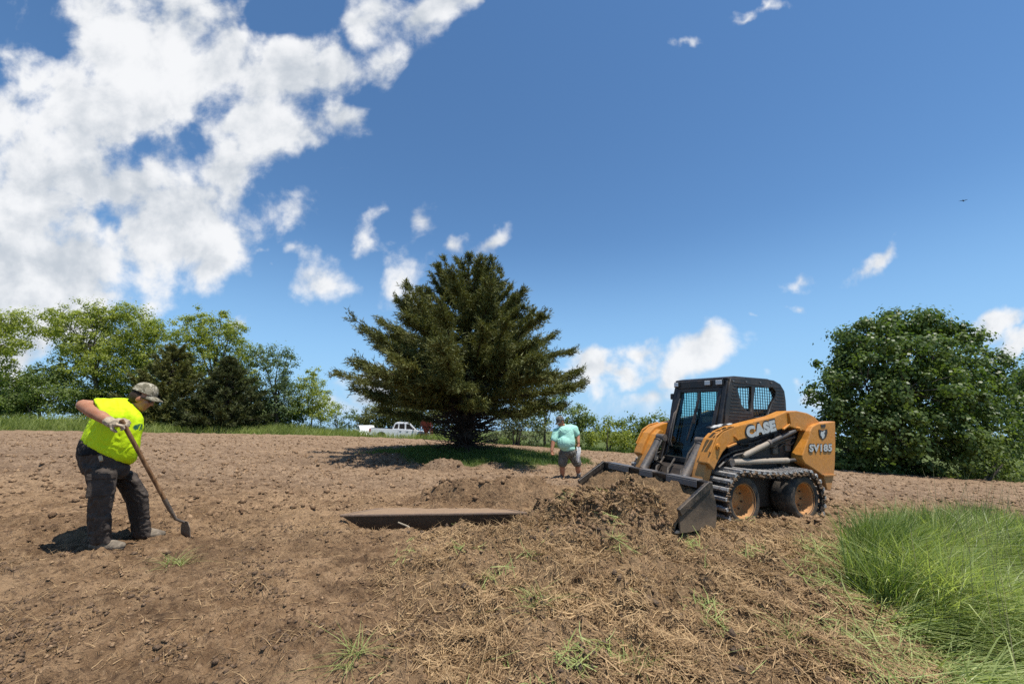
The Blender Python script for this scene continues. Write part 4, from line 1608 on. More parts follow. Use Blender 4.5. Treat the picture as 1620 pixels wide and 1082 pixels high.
def needle_tree(name, label, cat, base, prof, height, mat, bmat, seed, limbs=120, spacing=0.13, nsp=13, spike=(0.15, 0.03), spray=0.42, up=(0.35, 0.95), group=None, trunk_r=0.2, squash=(1, 1), tuft=0.5, twigs=0, low=0.08):
    """conifer: limbs leave the stem, sweep out and turn up at the tip, clothed in spiky sprays; prof = (height share, radius m)"""
    r = np.random.default_rng(seed)
    b = at(*base)
    b[2] = Hs(b[0], b[1]) - 0.05
    t = thing(name, label, cat, tuple(b), group)
    tr = MB()
    tr.tube([(0, 0, 0), (0.05, 0, height * 0.25), (-0.03, 0.03, height * 0.6), (0.02, 0, height * 0.97)], [trunk_r * 1.3, trunk_r, trunk_r * 0.6, trunk_r * 0.1], 10, False)
    hs = np.array([p[0] for p in prof])
    rs = np.array([p[1] for p in prof])
    C, A, N, T, S = [], [], [], [], []
    for i in range(limbs):
        h = low + (1 - low) * ((i + r.random()) / limbs) ** 0.9
        az = i * 2.39996 + r.normal() * 0.25
        R = np.interp(h, hs, rs) * (0.58 + 0.44 * r.random())
        dirh = np.array([math.cos(az) * squash[0], math.sin(az) * squash[1], 0])
        zt = h * height
        slope = up[0] + (up[1] - up[0]) * h ** 2.7 + r.normal() * 0.09
        z0 = max(min(zt * 0.75, 1.25 if height > 7 else 0.25), zt - R * slope * 0.95)
        m = 9
        u = np.linspace(0, 1, m)
        drop = (u ** 1.5) * 0.72 + 0.28 * u ** 4
        path = dirh[None] * (R * u)[:, None]
        path[:, 2] = z0 + (zt - z0) * drop
        wob = np.cumsum(r.normal(size=(m, 3)) * 0.035 * R / 3, axis=0)
        wob[0] = 0
        path = path + wob
        tr.tube(path, list(np.linspace(0.055 + 0.012 * R, 0.008, m)), 5, False)
        n = max(6, int(R / spacing))
        uu = 0.20 + 0.80 * r.random(n) ** 0.75
        px = np.stack([np.interp(uu, u, path[:, k]) for k in range(3)], 1)
        tg = unit(np.stack([np.gradient(np.interp(np.clip(uu + 0, 0, 1), u, path[:, k])) for k in range(3)], 1) * 0 + (path[-1] - path[0]))
        for k in range(3):
            sd = unit(np.cross(tg, np.array([0, 0, 1.0])))
            ang = r.normal(size=n) * 0.8 + (0.2, 1.9, -1.9)[k]
            d = unit(tg * (0.75 + 0.5 * r.random((n, 1))) + sd * np.sin(ang)[:, None] * 1.0 + np.array([0, 0, 1.0]) * (0.10 + 0.42 * np.cos(ang))[:, None])
            ln = spray * (0.4 + 0.8 * r.random(n)) * (1.15 - 0.75 * uu) * (0.6 + 0.2 * R)
            ln = np.clip(ln, 0.12, 1.0)
            # spikes along the spray
            v = r.random((n, nsp))
            p = px[:, None] + d[:, None] * (ln[:, None] * v)[..., None] + r.normal(size=(n, nsp, 3)) * 0.035
            a = unit(d[:, None] * 0.9 + r.normal(size=(n, nsp, 3)) * tuft)
            C.append(p.reshape(-1, 3))
            A.append(a.reshape(-1, 3))
            tt = np.clip(r.random() * 0.35 + r.random((n, 1)) * 0.35 + r.random((n, nsp)) * 0.4, 0, 1)
            T.append(tt.ravel())
    for k in range(twigs):
        az = r.random() * 6.283
        z0 = 0.15 + 1.6 * r.random()
        R = (0.35 + 1.05 * r.random()) * (0.75 + 0.35 * z0)
        d = np.array([math.cos(az), math.sin(az), 0])
        z1 = z0 + r.normal() * 0.35
        tr.tube([d * 0.1 + [0, 0, z0], d * R * 0.55 + [0, 0, z0 * 0.4 + z1 * 0.6 - 0.2 * r.random()], d * R + [0, 0, max(0.1, z1)], d * (R + 0.25) + [r.normal() * .2, r.normal() * .2, max(0.15, z1 + 0.35 * r.random())]], [0.034, 0.026, 0.017, 0.007], 4, False)
    C = np.concatenate(C)
    A = np.concatenate(A)
    T = np.concatenate(T)
    n = len(C)
    N = unit(np.cross(A, unit(r.normal(size=(n, 3)))))
    ln = spike[0] * (0.6 + 0.8 * r.random(n))
    wd = (spike[1] * (0.7 + 0.6 * r.random(n)))[:, None]
    V = np.stack([C - N * wd * 0.5, C + N * wd * 0.5, C + A * ln[:, None]], 1).reshape(-1, 3)
    me = mesh_np('crown', V, np.arange(n * 3).reshape(n, 3))
    vattr(me, 'tint', np.repeat(T, 3))
    link('crown', me, mat, t)
    tr.build('trunk', bmat, t, smooth=True)
    return t


# the big cedar left standing in the field
needle_tree('cedar_tree', 'big broad dark cedar standing alone in the tilled field', 'tree', (735, 713, 16.5),
            [(0.10, 1.2), (0.17, 2.4), (0.23, 4.2), (0.31, 4.95), (0.42, 4.85), (0.55, 4.5), (0.63, 3.8), (0.72, 3.1), (0.82, 2.4), (0.92, 1.6), (1.0, 0.7)], 7.95,
            M_NEEDLE, M_BARK_D, 11, limbs=150, spacing=0.088, nsp=23, spike=(0.14, 0.034), spray=0.80, up=(0.06, 1.3), twigs=330, low=0.19, trunk_r=0.22)

GL = 'trees along the hilltop behind the field'
DL = 28.0
leaf_tree('deciduous_tree', 'yellow green tree cut off by the left edge, branches reaching in over the grass', 'tree', (-70, 655, 34.5), [(-40, 530, 55, 40, 0), (15, 515, 34, 22, 0), (5, 545, 30, 14, -1), (-40, 600, 60, 35, 1), (18, 600, 34, 12, 0.5)], M_LEAF_Y, M_BARK, 21, 20, 30, 0.17, 0.30, group=GL)
leaf_tree('bush', 'rounded green bush at the left, behind the grass strip beside the leaning tree', 'bush', (65, 656, 35.0), [(60, 618, 38, 30, 0), (95, 628, 28, 24, -.5), (30, 634, 26, 20, 0), (75, 592, 22, 16, 0), (0, 636, 28, 18, 0)], M_LEAF_M, M_BARK, 22, 26, 32, 0.16, 0.30, stems=3, trunk_r=0.08, group=GL)
leaf_tree('deciduous_tree', 'tall yellow green tree with bare top twigs directly behind the man in lime', 'tree', (165, 655, 36.5), [(95, 500, 26, 14, 0), (80, 525, 26, 12, 0), (118, 520, 36, 20, -.5), (150, 545, 34, 26, 0), (125, 560, 34, 22, .6), (165, 580, 34, 22, -.5), (140, 495, 20, 16, 0), (160, 500, 16, 14, 0), (110, 590, 24, 16, 0), (155, 615, 36, 22, .5)], M_LEAF_Y, M_BARK, 23, 22, 30, 0.16, 0.28, bare=8, group=GL)
leaf_tree('deciduous_tree', 'yellow green tree with a square full top, between the leaning tree and the brown cedar', 'tree', (225, 655, 37.5), [(205, 495, 28, 16, 0), (192, 520, 22, 22, 0), (228, 520, 30, 20, -.5), (250, 530, 18, 16, 0), (200, 555, 32, 28, 0), (235, 560, 30, 24, 0), (195, 600, 30, 26, 0), (240, 600, 28, 24, 0)], M_LEAF_Y, M_BARK, 24, 24, 30, 0.16, 0.28, bare=3, group=GL)
needle_tree('cedar_tree', 'brown green cedar behind the head of the man in lime', 'tree', (262, 660, 34.0), [(0.0, 3.4), (0.15, 4.0), (0.4, 3.4), (0.6, 2.5), (0.8, 1.7), (1, 0.5)], 6.3, M_NEEDLE_B, M_BARK_D, 31, limbs=105, spacing=0.2, nsp=15, spike=(0.27, 0.07), spray=0.7, up=(0.5, 1.1), low=0.02)
leaf_tree('deciduous_tree', 'tall light green tree with upright limbs behind the low dark cedar', 'tree', (335, 660, 37.0), [(315, 510, 16, 20, 0), (300, 530, 24, 24, 0), (350, 505, 14, 14, 0), (335, 535, 30, 20, 0), (368, 520, 18, 10, 0), (365, 540, 22, 16, 0), (320, 570, 36, 26, 0), (370, 570, 30, 24, .5), (350, 610, 40, 28, .5), (395, 590, 24, 20, 0), (290, 580, 24, 30, 1)], M_LEAF_Y, M_BARK, 25, 21, 30, 0.16, 0.27, group=GL)
needle_tree('cedar_tree', 'low wide blackish cedar with drooping skirts, third cedar from the left edge', 'tree', (352, 666, 34.5), [(0.0, 3.2), (0.2, 3.9), (0.45, 3.1), (0.7, 1.8), (1, 0.2)], 5.7, M_NEEDLE_D, M_BARK_D, 32, limbs=105, spacing=0.2, nsp=15, spike=(0.27, 0.07), spray=0.7, up=(0.4, 1.0), low=0.02)
leaf_tree('deciduous_tree', 'blue green tree with an overhanging top at the end of the left row', 'tree', (440, 668, 37.5), [(412, 565, 24, 18, 0), (440, 575, 24, 20, 0), (455, 562, 14, 9, 0), (420, 605, 34, 22, 0), (448, 605, 18, 20, 0), (405, 640, 34, 22, 0), (450, 640, 26, 22, 0)], M_LEAF_B, M_BARK, 26, 17, 26, 0.16, 0.28, group=GL)
leaf_tree('sapling', 'slim light green sapling rising clear of the grass strip, left of the pickup', 'tree', (492, 675, 38.5), [(497, 590, 8, 14, 0), (490, 610, 22, 14, 0), (472, 612, 12, 8, 0), (508, 625, 14, 16, 0), (485, 640, 26, 20, 0), (515, 650, 22, 20, 0)], M_LEAF_Y, M_BARK, 27, 22, 26, 0.15, 0.26, trunk_r=0.07, group=GL)
leaf_tree('bush', 'small thin shrub just left of the white pickup', 'bush', (538, 684, 41.5), [(532, 655, 12, 14, 0), (545, 668, 14, 12, 0), (556, 660, 8, 10, 0)], M_LEAF_B, M_BARK, 28, 22, 20, 0.15, 0.24, stems=2, trunk_r=0.05, group=GL)
leaf_tree('bush', 'broad olive bush rising behind the white pickup', 'bush', (620, 690, 44), [(600, 658, 34, 20, 0), (635, 650, 40, 24, 0), (670, 652, 40, 26, 0), (580, 668, 22, 14, 0), (700, 660, 30, 24, 0)], M_LEAF_O, M_BARK, 29, 15, 30, 0.21, 0.36, stems=4, trunk_r=0.08, group=GL)
leaf_tree('bush', 'grey green shrub right of the big cedar trunk', 'bush', (815, 700, 31), [(800, 668, 26, 18, 0), (830, 672, 28, 20, 0), (815, 650, 26, 14, 0), (795, 690, 22, 12, 0), (850, 690, 20, 14, 0)], M_LEAF_G, M_BARK, 41, 17, 28, 0.15, 0.28, stems=4, trunk_r=0.07, group='bushes along the far edge')
leaf_tree('deciduous_tree', 'thin dark stemmed tree rising behind the man in the mint shirt', 'tree', (862, 704, 32), [(845, 650, 20, 14, 0), (868, 640, 22, 14, 0), (890, 632, 18, 10, 0), (850, 668, 20, 14, 0)], M_LEAF_M, M_BARK, 42, 18, 24, 0.16, 0.27, trunk_r=0.10, group='bushes along the far edge')
leaf_tree('deciduous_tree', 'rounded bright green tree right of the man in the mint shirt', 'tree', (915, 708, 30), [(920, 655, 22, 14, 0), (905, 665, 20, 16, 0), (935, 668, 16, 12, 0), (920, 688, 26, 18, 0)], M_LEAF_M, M_BARK, 43, 22, 28, 0.16, 0.27, trunk_r=0.08, group='bushes along the far edge')
leaf_tree('bush', 'yellow green hedge bush midway between the mint shirted man and the loader', 'bush', (965, 712, 28.5), [(950, 695, 18, 14, 0), (972, 688, 20, 18, 0), (960, 672, 12, 10, 0), (990, 700, 18, 14, 0)], M_LEAF_Y, M_BARK, 44, 22, 26, 0.15, 0.27, stems=3, trunk_r=0.06, group='bushes along the far edge')
leaf_tree('deciduous_tree', 'full green tree behind the loader bucket and far lift arm', 'tree', (1025, 716, 29), [(1030, 668, 26, 16, 0), (1010, 678, 22, 16, 0), (1048, 672, 12, 12, 0), (985, 672, 12, 10, 0), (1025, 700, 38, 18, 0), (1060, 700, 28, 18, 0)], M_LEAF_M, M_BARK, 45, 22, 28, 0.16, 0.27, trunk_r=0.1, group='bushes along the far edge')
leaf_tree('bush', 'dark bush behind the loader cab, low along the field edge', 'bush', (1120, 726, 27), [(1100, 706, 34, 18, 0), (1150, 710, 34, 20, 0), (1200, 716, 34, 20, 0), (1245, 722, 30, 18, 0)], M_LEAF_M, M_BARK, 46, 18, 26, 0.16, 0.29, stems=4, trunk_r=0.06, group='bushes along the far edge')
for (px, py, Y, w, lab) in ((20, 658, 36.0, 40, 'dark low thicket at the left edge, at the foot of the row'), (150, 658, 37.5, 46, 'dark thicket round the foot of the leaning tree'), (225, 660, 38.0, 40, 'dark thicket left of the brown cedar'),
                          (330, 664, 38.5, 50, 'dark thicket between the two dark cedars'), (400, 666, 38.0, 40, 'dark thicket right of the low blackish cedar'), (455, 670, 39.0, 34, 'dark thicket under the overhanging tree')):
    leaf_tree('bush', lab, 'bush', (px, py, Y), [(px - w * 0.6, py - 22, w * 0.5, 22, 0), (px, py - 26, w * 0.55, 26, 0.5), (px + w * 0.6, py - 22, w * 0.5, 20, 0), (px, py - 10, w, 12, 0)], M_LEAF_D if px % 50 else M_LEAF_M, M_BARK, 300 + px, 20, 30, 0.16, 0.28, stems=4, trunk_r=0.05, group='thickets under the row of trees')
# right hand maple and its neighbours
leaf_tree('maple_tree', 'large dense dark green maple right of the loader', 'tree', (1425, 755, 24), [
    (1475, 515, 42, 24, 0), (1430, 520, 42, 26, 0), (1385, 522, 30, 20, -.5), (1515, 535, 28, 22, 0), (1352, 545, 34, 26, 0), (1400, 560, 50, 34, -1.2), (1460, 560, 50, 34, -1.4), (1510, 580, 36, 34, -.5),
    (1330, 590, 34, 26, 0), (1316, 625, 26, 22, 0), (1370, 610, 48, 36, -1.5), (1430, 620, 52, 40, -2), (1490, 630, 48, 40, -1.5), (1310, 660, 26, 20, 0), (1350, 665, 44, 32, -1.2), (1410, 680, 50, 38, -2), (1470, 690, 50, 40, -1.5),
    (1520, 640, 36, 34, -.5), (1340, 715, 34, 30, -.5), (1390, 730, 40, 26, -1), (1450, 735, 40, 24, -1.2)], M_LEAF_D, M_BARK, 51, 20, 40, 0.17, 0.27, trunk_r=0.32, hollow=0.5, shape=0.85)
leaf_tree('deciduous_tree', 'dark green tree with two pointed tops, just right of the large maple', 'tree', (1555, 760, 23.5), [(1575, 570, 16, 16, 0), (1592, 575, 8, 10, 0), (1555, 600, 34, 24, 0), (1580, 630, 34, 28, 0), (1540, 650, 36, 34, -.5), (1575, 680, 38, 32, -.5), (1530, 700, 36, 30, -1)], M_LEAF_D, M_BARK, 52, 22, 36, 0.16, 0.27, hollow=0.5)
leaf_tree('deciduous_tree', 'blackish green tree cut off by the right edge of the picture', 'tree', (1650, 765, 25), [(1615, 605, 24, 18, 0), (1655, 600, 40, 30, 0), (1620, 640, 30, 28, 0), (1660, 650, 50, 40, 0), (1640, 700, 50, 40, 0)], M_LEAF_D, M_BARK, 53, 20, 34, 0.17, 0.3, hollow=0.5)
leaf_tree('bush', 'bright green shrub at the foot of the right hand trees', 'bush', (1545, 766, 21.5), [(1530, 705, 22, 22, 0), (1560, 715, 28, 24, 0), (1535, 738, 28, 20, 0), (1580, 742, 30, 20, 0), (1610, 745, 26, 18, 0), (1505, 745, 22, 14, 0)], M_LEAF_M, M_BARK, 54, 20, 34, 0.14, 0.25, stems=4, trunk_r=0.06)
leaf_tree('bush', 'dark low thicket under the left side of the large maple', 'bush', (1345, 752, 24.5), [(1320, 735, 28, 16, 0), (1360, 740, 34, 14, 0), (1300, 725, 20, 18, 1)], M_LEAF_D, M_BARK, 55, 20, 34, 0.14, 0.26, stems=4, trunk_r=0.05)
# ------------------------------------------------------------------ people
def cloth(name, col, rough=0.85, wr=18.0, strength=0.5, vary=0.12, mark=None, sheen=0.0):
    m, g = new_mat(name)
    v = g.n('ShaderNodeTexCoord').outputs['Object']
    n1 = g.noise(v, wr, 4, 0.55, 0.6)
    n2 = g.noise(v, wr * 6, 2, 0.5)
    cc = g.mix(g.smooth(n1, 0.35, 0.65), c4([c * (1 - vary) for c in col]), c4(col))
    if mark is not None:
        pos, rad, mc = mark
        d = g.v('MULTIPLY', g.v('SUBTRACT', v, tuple(pos)), (1 / rad[0], 1 / rad[1], 1 / rad[2]))
        ln = g.v('LENGTH', d, out=1)
        bars = g.noise(g.v('MULTIPLY', v, (60, 60, 30)), 1.0, 2, 0.6)
        k = g.m('MULTIPLY', g.smooth(ln, 1.0, 0.8), g.smooth(bars, 0.40, 0.50))
        cc = g.mix(k, cc, c4(mc))
    h = g.m('ADD', g.m('MULTIPLY', n1, 1.0), g.m('MULTIPLY', n2, 0.12))
    out_surface(m, g, principled(g, cc, rough, 0, bump(g, h, strength, 0.02), 0.2, Sheen_Weight=sheen))
    return m


def skin_mat(name, col):
    m, g = new_mat(name)
    v = g.n('ShaderNodeTexCoord').outputs['Object']
    n1 = g.noise(v, 14.0, 4, 0.6)
    cc = g.mix(g.smooth(n1, 0.35, 0.65), c4([col[0] * 0.82, col[1] * 0.74, col[2] * 0.70]), c4(col))
    out_surface(m, g, principled(g, cc, 0.5, 0, bump(g, n1, 0.1, 0.01), 0.35, Subsurface_Weight=0.08))
    return m


def camo(name, cols):
    m, g = new_mat(name)
    v = g.n('ShaderNodeTexCoord').outputs['Object']
    n1 = g.noise(v, 22.0, 3, 0.6, 0.8)
    n2 = g.noise(g.v('ADD', v, (3.1, 1.7, 0.4)), 30.0, 3, 0.6, 0.8)
    c = g.mix(g.smooth(n1, 0.47, 0.53), c4(cols[0]), c4(cols[1]))
    c = g.mix(g.smooth(n2, 0.55, 0.60), c, c4(cols[2]))
    out_surface(m, g, principled(g, c, 0.85, 0, bump(g, n2, 0.2, 0.01), 0.2))
    return m


M_LIME = None
M_SKIN = skin_mat('tanned_skin', (0.40, 0.19, 0.108))
M_TROUSER = cloth('dark_work_trousers', (0.074, 0.058, 0.047), 0.75, 13.0, 0.9, 0.35)
M_BLACKC = cloth('black_cloth', (0.010, 0.010, 0.011), 0.85, 16.0, 0.5)
M_MINT = cloth('mint_cotton', (0.36, 0.66, 0.54), 0.85, 11.0, 0.6, 0.08)
M_SHORTS = camo('grey_camouflage_shorts', ((0.10, 0.095, 0.08), (0.17, 0.16, 0.135), (0.055, 0.05, 0.043)))
M_CAMO = camo('camouflage_cap', ((0.27, 0.235, 0.165), (0.13, 0.115, 0.075), (0.42, 0.38, 0.29)))
M_CAPD = camo('dark_cap', ((0.055, 0.05, 0.045), (0.09, 0.085, 0.07), (0.24, 0.23, 0.2)))
M_GLOVE = cloth('dusty_work_glove', (0.50, 0.40, 0.28), 0.85, 26.0, 0.6, 0.35)
M_HAIR = cloth('short_dark_hair', (0.045, 0.028, 0.018), 0.7, 60.0, 0.6, 0.3)
M_SHADES = dusty('dark_sunglasses', (0.008, 0.008, 0.009), 0.15, 0, amount=0.0)
M_SHOE = cloth('dusty_boot', (0.235, 0.19, 0.14), 0.85, 22.0, 0.5, 0.4)
M_SHOEB = cloth('black_shoe', (0.014, 0.014, 0.015), 0.6, 22.0, 0.3, 0.3)
M_SOCK = cloth('grey_sock', (0.36, 0.36, 0.37), 0.9, 40.0, 0.4, 0.2)
M_WHITE = cloth('white_towelling', (0.78, 0.77, 0.73), 0.9, 24.0, 0.5, 0.1)
M_WOOD = bark('worn_wooden_handle', (0.13, 0.065, 0.030), (0.30, 0.17, 0.085))
M_HOESTEEL = dusty('hoe_steel', (0.16, 0.13, 0.105), 0.5, 0.5, (0.26, 0.18, 0.11), 0.5, 20.0, 0.3)


def capsule(mb, p0, r0, p1, r1, n=14, flat=None):
    p0, p1 = Vector(p0), Vector(p1)
    d = p1 - p0
    L = max(d.length, 1e-4)
    u = d / L
    path, rad = [], []
    for k in range(5):
        a = math.pi / 2 * (1 - k / 4.0)
        path.append(p0 - u * r0 * math.sin(a))
        rad.append(max(r0 * math.cos(a), r0 * 0.03))
    for k in range(1, 5):
        t = k / 5.0
        path.append(p0 + d * t)
        rad.append(r0 + (r1 - r0) * t)
    for k in range(5):
        a = math.pi / 2 * (k / 4.0)
        path.append(p1 + u * r1 * math.sin(a))
        rad.append(max(r1 * math.cos(a), r1 * 0.03))
    mb.tube(path, rad, n)


def ellipsoid(mb, c, r, rot=None, n=16):
    k = len(mb.v)
    R = rot or Matrix.Identity(3)
    m = n // 2
    for i in range(m + 1):
        a = math.pi * i / m
        for j in range(n):
            b = 2 * math.pi * j / n
            p = Vector((r[0] * math.sin(a) * math.cos(b), r[1] * math.sin(a) * math.sin(b), r[2] * math.cos(a)))
            if i in (0, m):
                p = Vector((1e-4 * math.cos(b), 1e-4 * math.sin(b), r[2] * math.cos(a)))
            p = R @ p + Vector(c)
            mb.v.append(tuple(p))
    for i in range(m):
        for j in range(n):
            mb.f.append((k + i * n + j, k + (i + 1) * n + j, k + (i + 1) * n + (j + 1) % n, k + i * n + (j + 1) % n))


def fuse(name, mb, mat, parent, voxel=0.012, smooth=6, wrinkle=0.0, wf=9.0, seed=1, keep=None, origin=None):
    """one continuous skin over overlapping solids"""
    me = bpy.data.meshes.new(name)
    me.from_pydata(mb.v, [], mb.f)
    o = bpy.data.objects.new('temporary', me)
    COL.objects.link(o)
    r = o.modifiers.new('r', 'REMESH')
    r.mode = 'VOXEL'
    r.voxel_size = voxel
    r.adaptivity = 0.0
    s = o.modifiers.new('s', 'SMOOTH')
    s.factor = 0.5
    s.iterations = smooth
    dg = bpy.context.evaluated_depsgraph_get()
    out = bpy.data.meshes.new_from_object(o.evaluated_get(dg))
    bpy.data.objects.remove(o)
    bpy.data.meshes.remove(me)
    out.name = name
    n = len(out.vertices)
    co = np.empty(n * 3, np.float32)
    out.vertices.foreach_get('co', co)
    co = co.reshape(-1, 3).astype(float)
    if wrinkle > 0:
        no = np.empty(n * 3, np.float32)
        out.vertices.foreach_get('normal', no)
        no = no.reshape(-1, 3)
        aa = fbm(co[:, 0] * 3 + 9, co[:, 2] * 2.5 + co[:, 1], 2, seed + 50) * 1.6
        w = 1 - np.abs(fbm((co[:, 0] + co[:, 1] * 0.6) * wf + co[:, 2] * wf * 0.7 + aa, co[:, 2] * wf - co[:, 0] * wf * 0.9 + aa, 4, seed, 0.6)) * 2
        co = co + no * (w * wrinkle)[:, None]
        out.vertices.foreach_set('co', co.astype(np.float32).ravel())
    out.polygons.foreach_set('use_smooth', np.ones(len(out.polygons), bool))
    out.update()
    return link(name, out, mat, parent)


def loft(mb, rings, n=22, pw=0.8):
    """rings = (edge a, edge b, half depth vector); rounded sections between two outlines"""
    k = len(mb.v)
    for (a, b, dep) in rings:
        a, b = Vector(a), Vector(b)
        c, h = (a + b) / 2, (a - b) / 2
        for j in range(n):
            t = 2 * math.pi * j / n
            ct, st = math.cos(t), math.sin(t)
            mb.v.append(tuple(c + h * (math.copysign(abs(ct) ** pw, ct)) + dep * (math.copysign(abs(st) ** pw, st))))
    for i in range(len(rings) - 1):
        for j in range(n):
            mb.f.append((k + i * n + j, k + i * n + (j + 1) % n, k + (i + 1) * n + (j + 1) % n, k + (i + 1) * n + j))
    mb.f.append(tuple(k + j for j in range(n - 1, -1, -1)))
    mb.f.append(tuple(k + (len(rings) - 1) * n + j for j in range(n)))


def hand(mb, wrist, palm_dir, curl_dir, side, scale=1.0, grip=True):
    """palm, four unequal bent fingers and a thumb from the side of the palm"""
    w = Vector(wrist)
    d = Vector(palm_dir).normalized()
    c = Vector(curl_dir)
    c = (c - d * c.dot(d)).normalized()
    s = d.cross(c).normalized() * side
    k = scale
    pc = w + d * 0.05 * k
    capsule(mb, w, 0.028 * k, pc, 0.036 * k, 10)
    capsule(mb, pc - s * 0.022 * k, 0.022 * k, pc + s * 0.022 * k + d * 0.02 * k, 0.022 * k, 10)
    for i, (off, ln) in enumerate(((-0.034, 0.9), (-0.012, 1.0), (0.011, 0.95), (0.033, 0.75))):
        a = pc + s * off * k + d * 0.022 * k
        b = a + (d * 0.75 + c * (0.35 if grip else 0.1)).normalized() * 0.036 * ln * k
        e = b + ((d * 0.05 + c) if grip else (d + c * 0.35)).normalized() * 0.030 * ln * k
        f = e + ((c * 0.35 - d) if grip else (d + c * 0.6)).normalized() * 0.024 * ln * k
        capsule(mb, a, 0.0105 * k, b, 0.0105 * k, 8)
        capsule(mb, b, 0.0105 * k, e, 0.0095 * k, 8)
        capsule(mb, e, 0.0095 * k, f, 0.0085 * k, 8)
    a = w + d * 0.022 * k - s * 0.028 * k
    b = a + (c * 0.75 - s * 0.55 + d * 0.3).normalized() * 0.038 * k
    e = b + (c * 0.85 + d * 0.35 + s * 0.25).normalized() * 0.030 * k
    capsule(mb, a, 0.014 * k, b, 0.0125 * k, 8)
    capsule(mb, b, 0.0125 * k, e, 0.010 * k, 8)


def rotm(fwd, up):
    f = Vector(fwd).normalized()
    u = Vector(up)
    u = (u - f * u.dot(f)).normalized()
    l = u.cross(f)
    return Matrix((f, l, u)).transposed()


def head_shapes(mb, c, R, k=1.0):
    """skull, brow, cheeks, nose, lips, chin and ears; R takes +x to the face"""
    def P(x, y, z):
        return Vector(c) + R @ Vector((x, y, z)) * k
    ellipsoid(mb, P(-0.012, 0, 0.022), (0.098 * k, 0.077 * k, 0.098 * k), R)
    ellipsoid(mb, P(0.030, 0, -0.045), (0.062 * k, 0.060 * k, 0.075 * k), R)
    ellipsoid(mb, P(0.052, 0, -0.092), (0.032 * k, 0.034 * k, 0.024 * k), R)
    capsule(mb, P(0.080, 0, 0.022), 0.010 * k, P(0.106, 0, -0.020), 0.0155 * k, 8)
    capsule(mb, P(0.072, -0.03, 0.030), 0.014 * k, P(0.072, 0.03, 0.030), 0.014 * k, 8)
    capsule(mb, P(0.080, -0.018, -0.054), 0.011 * k, P(0.080, 0.018, -0.054), 0.011 * k, 8)
    capsule(mb, P(0.078, -0.016, -0.068), 0.010 * k, P(0.078, 0.016, -0.068), 0.010 * k, 8)
    for s in (-1, 1):
        ellipsoid(mb, P(0.052, s * 0.040, -0.022), (0.030 * k, 0.026 * k, 0.030 * k), R)
        ellipsoid(mb, P(-0.016, s * 0.078, -0.012), (0.022 * k, 0.010 * k, 0.034 * k), R)


def cap_thing(parent, c, R, mat, k=1.0, tilt=0.0):
    """cloth crown with a curved peak"""
    def P(x, y, z):
        return Vector(c) + R @ Vector((x, y, z)) * k
    mb = MB()
    prof = []
    n = 22
    rows = []
    for i in range(7):
        a = math.pi / 2 * i / 6
        rows.append((math.cos(a) ** 0.75 if i < 6 else 0.02, math.sin(a)))
    V, F = [], []
    for (r, h) in rows:
        for j in range(n):
            b = 2 * math.pi * j / n
            V.append(P(-0.012 + 0.110 * r * math.cos(b), 0.090 * r * math.sin(b), 0.040 + 0.108 * h))
    for i in range(6):
        for j in range(n):
            F.append((i * n + j, i * n + (j + 1) % n, (i + 1) * n + (j + 1) % n, (i + 1) * n + j))
    # inside
    m = len(V)
    for (r, h) in rows:
        for j in range(n):
            b = 2 * math.pi * j / n
            V.append(P(-0.012 + 0.104 * r * math.cos(b), 0.084 * r * math.sin(b), 0.040 + 0.102 * h))
    for i in range(6):
        for j in range(n):
            F.append((m + i * n + (j + 1) % n, m + i * n + j, m + (i + 1) * n + j, m + (i + 1) * n + (j + 1) % n))
    for j in range(n):
        F.append((j, m + j, m + (j + 1) % n, (j + 1) % n))
    mb.add(V, F)
    cap = mb.build('cap', mat, parent, smooth=True)
    mb = MB()
    V, F = [], []
    q = 12
    for i in range(5):
        u = i / 4
        for j in range(q + 1):
            s = -1 + 2 * j / q
            b = s * 1.12
            r0x, r0y = 0.098 * math.cos(b), 0.088 * math.sin(b)
            ext = 0.082 * max(0.0, 1 - s * s) ** 0.5 + 0.002
            V.append(P(-0.012 + r0x + ext * u * 1.0, r0y * (1 - 0.05 * u), 0.046 - 0.020 * s * s - 0.020 * u - 0.010 * u * s * s))
    w = q + 1
    for i in range(4):
        for j in range(q):
            F.append((i * w + j, (i + 1) * w + j, (i + 1) * w + j + 1, i * w + j + 1))
    m = len(V)
    V += [v - (R @ Vector((0, 0, 1))) * 0.005 * k for v in V]
    F += [tuple(m + i for i in f[::-1]) for f in list(F)]
    for j in range(q):
        F.append((4 * w + j, m + 4 * w + j, m + 4 * w + j + 1, 4 * w + j + 1))
    mb.add(V, F)
    pk = mb.build('peak', mat, cap, smooth=True)
    return cap


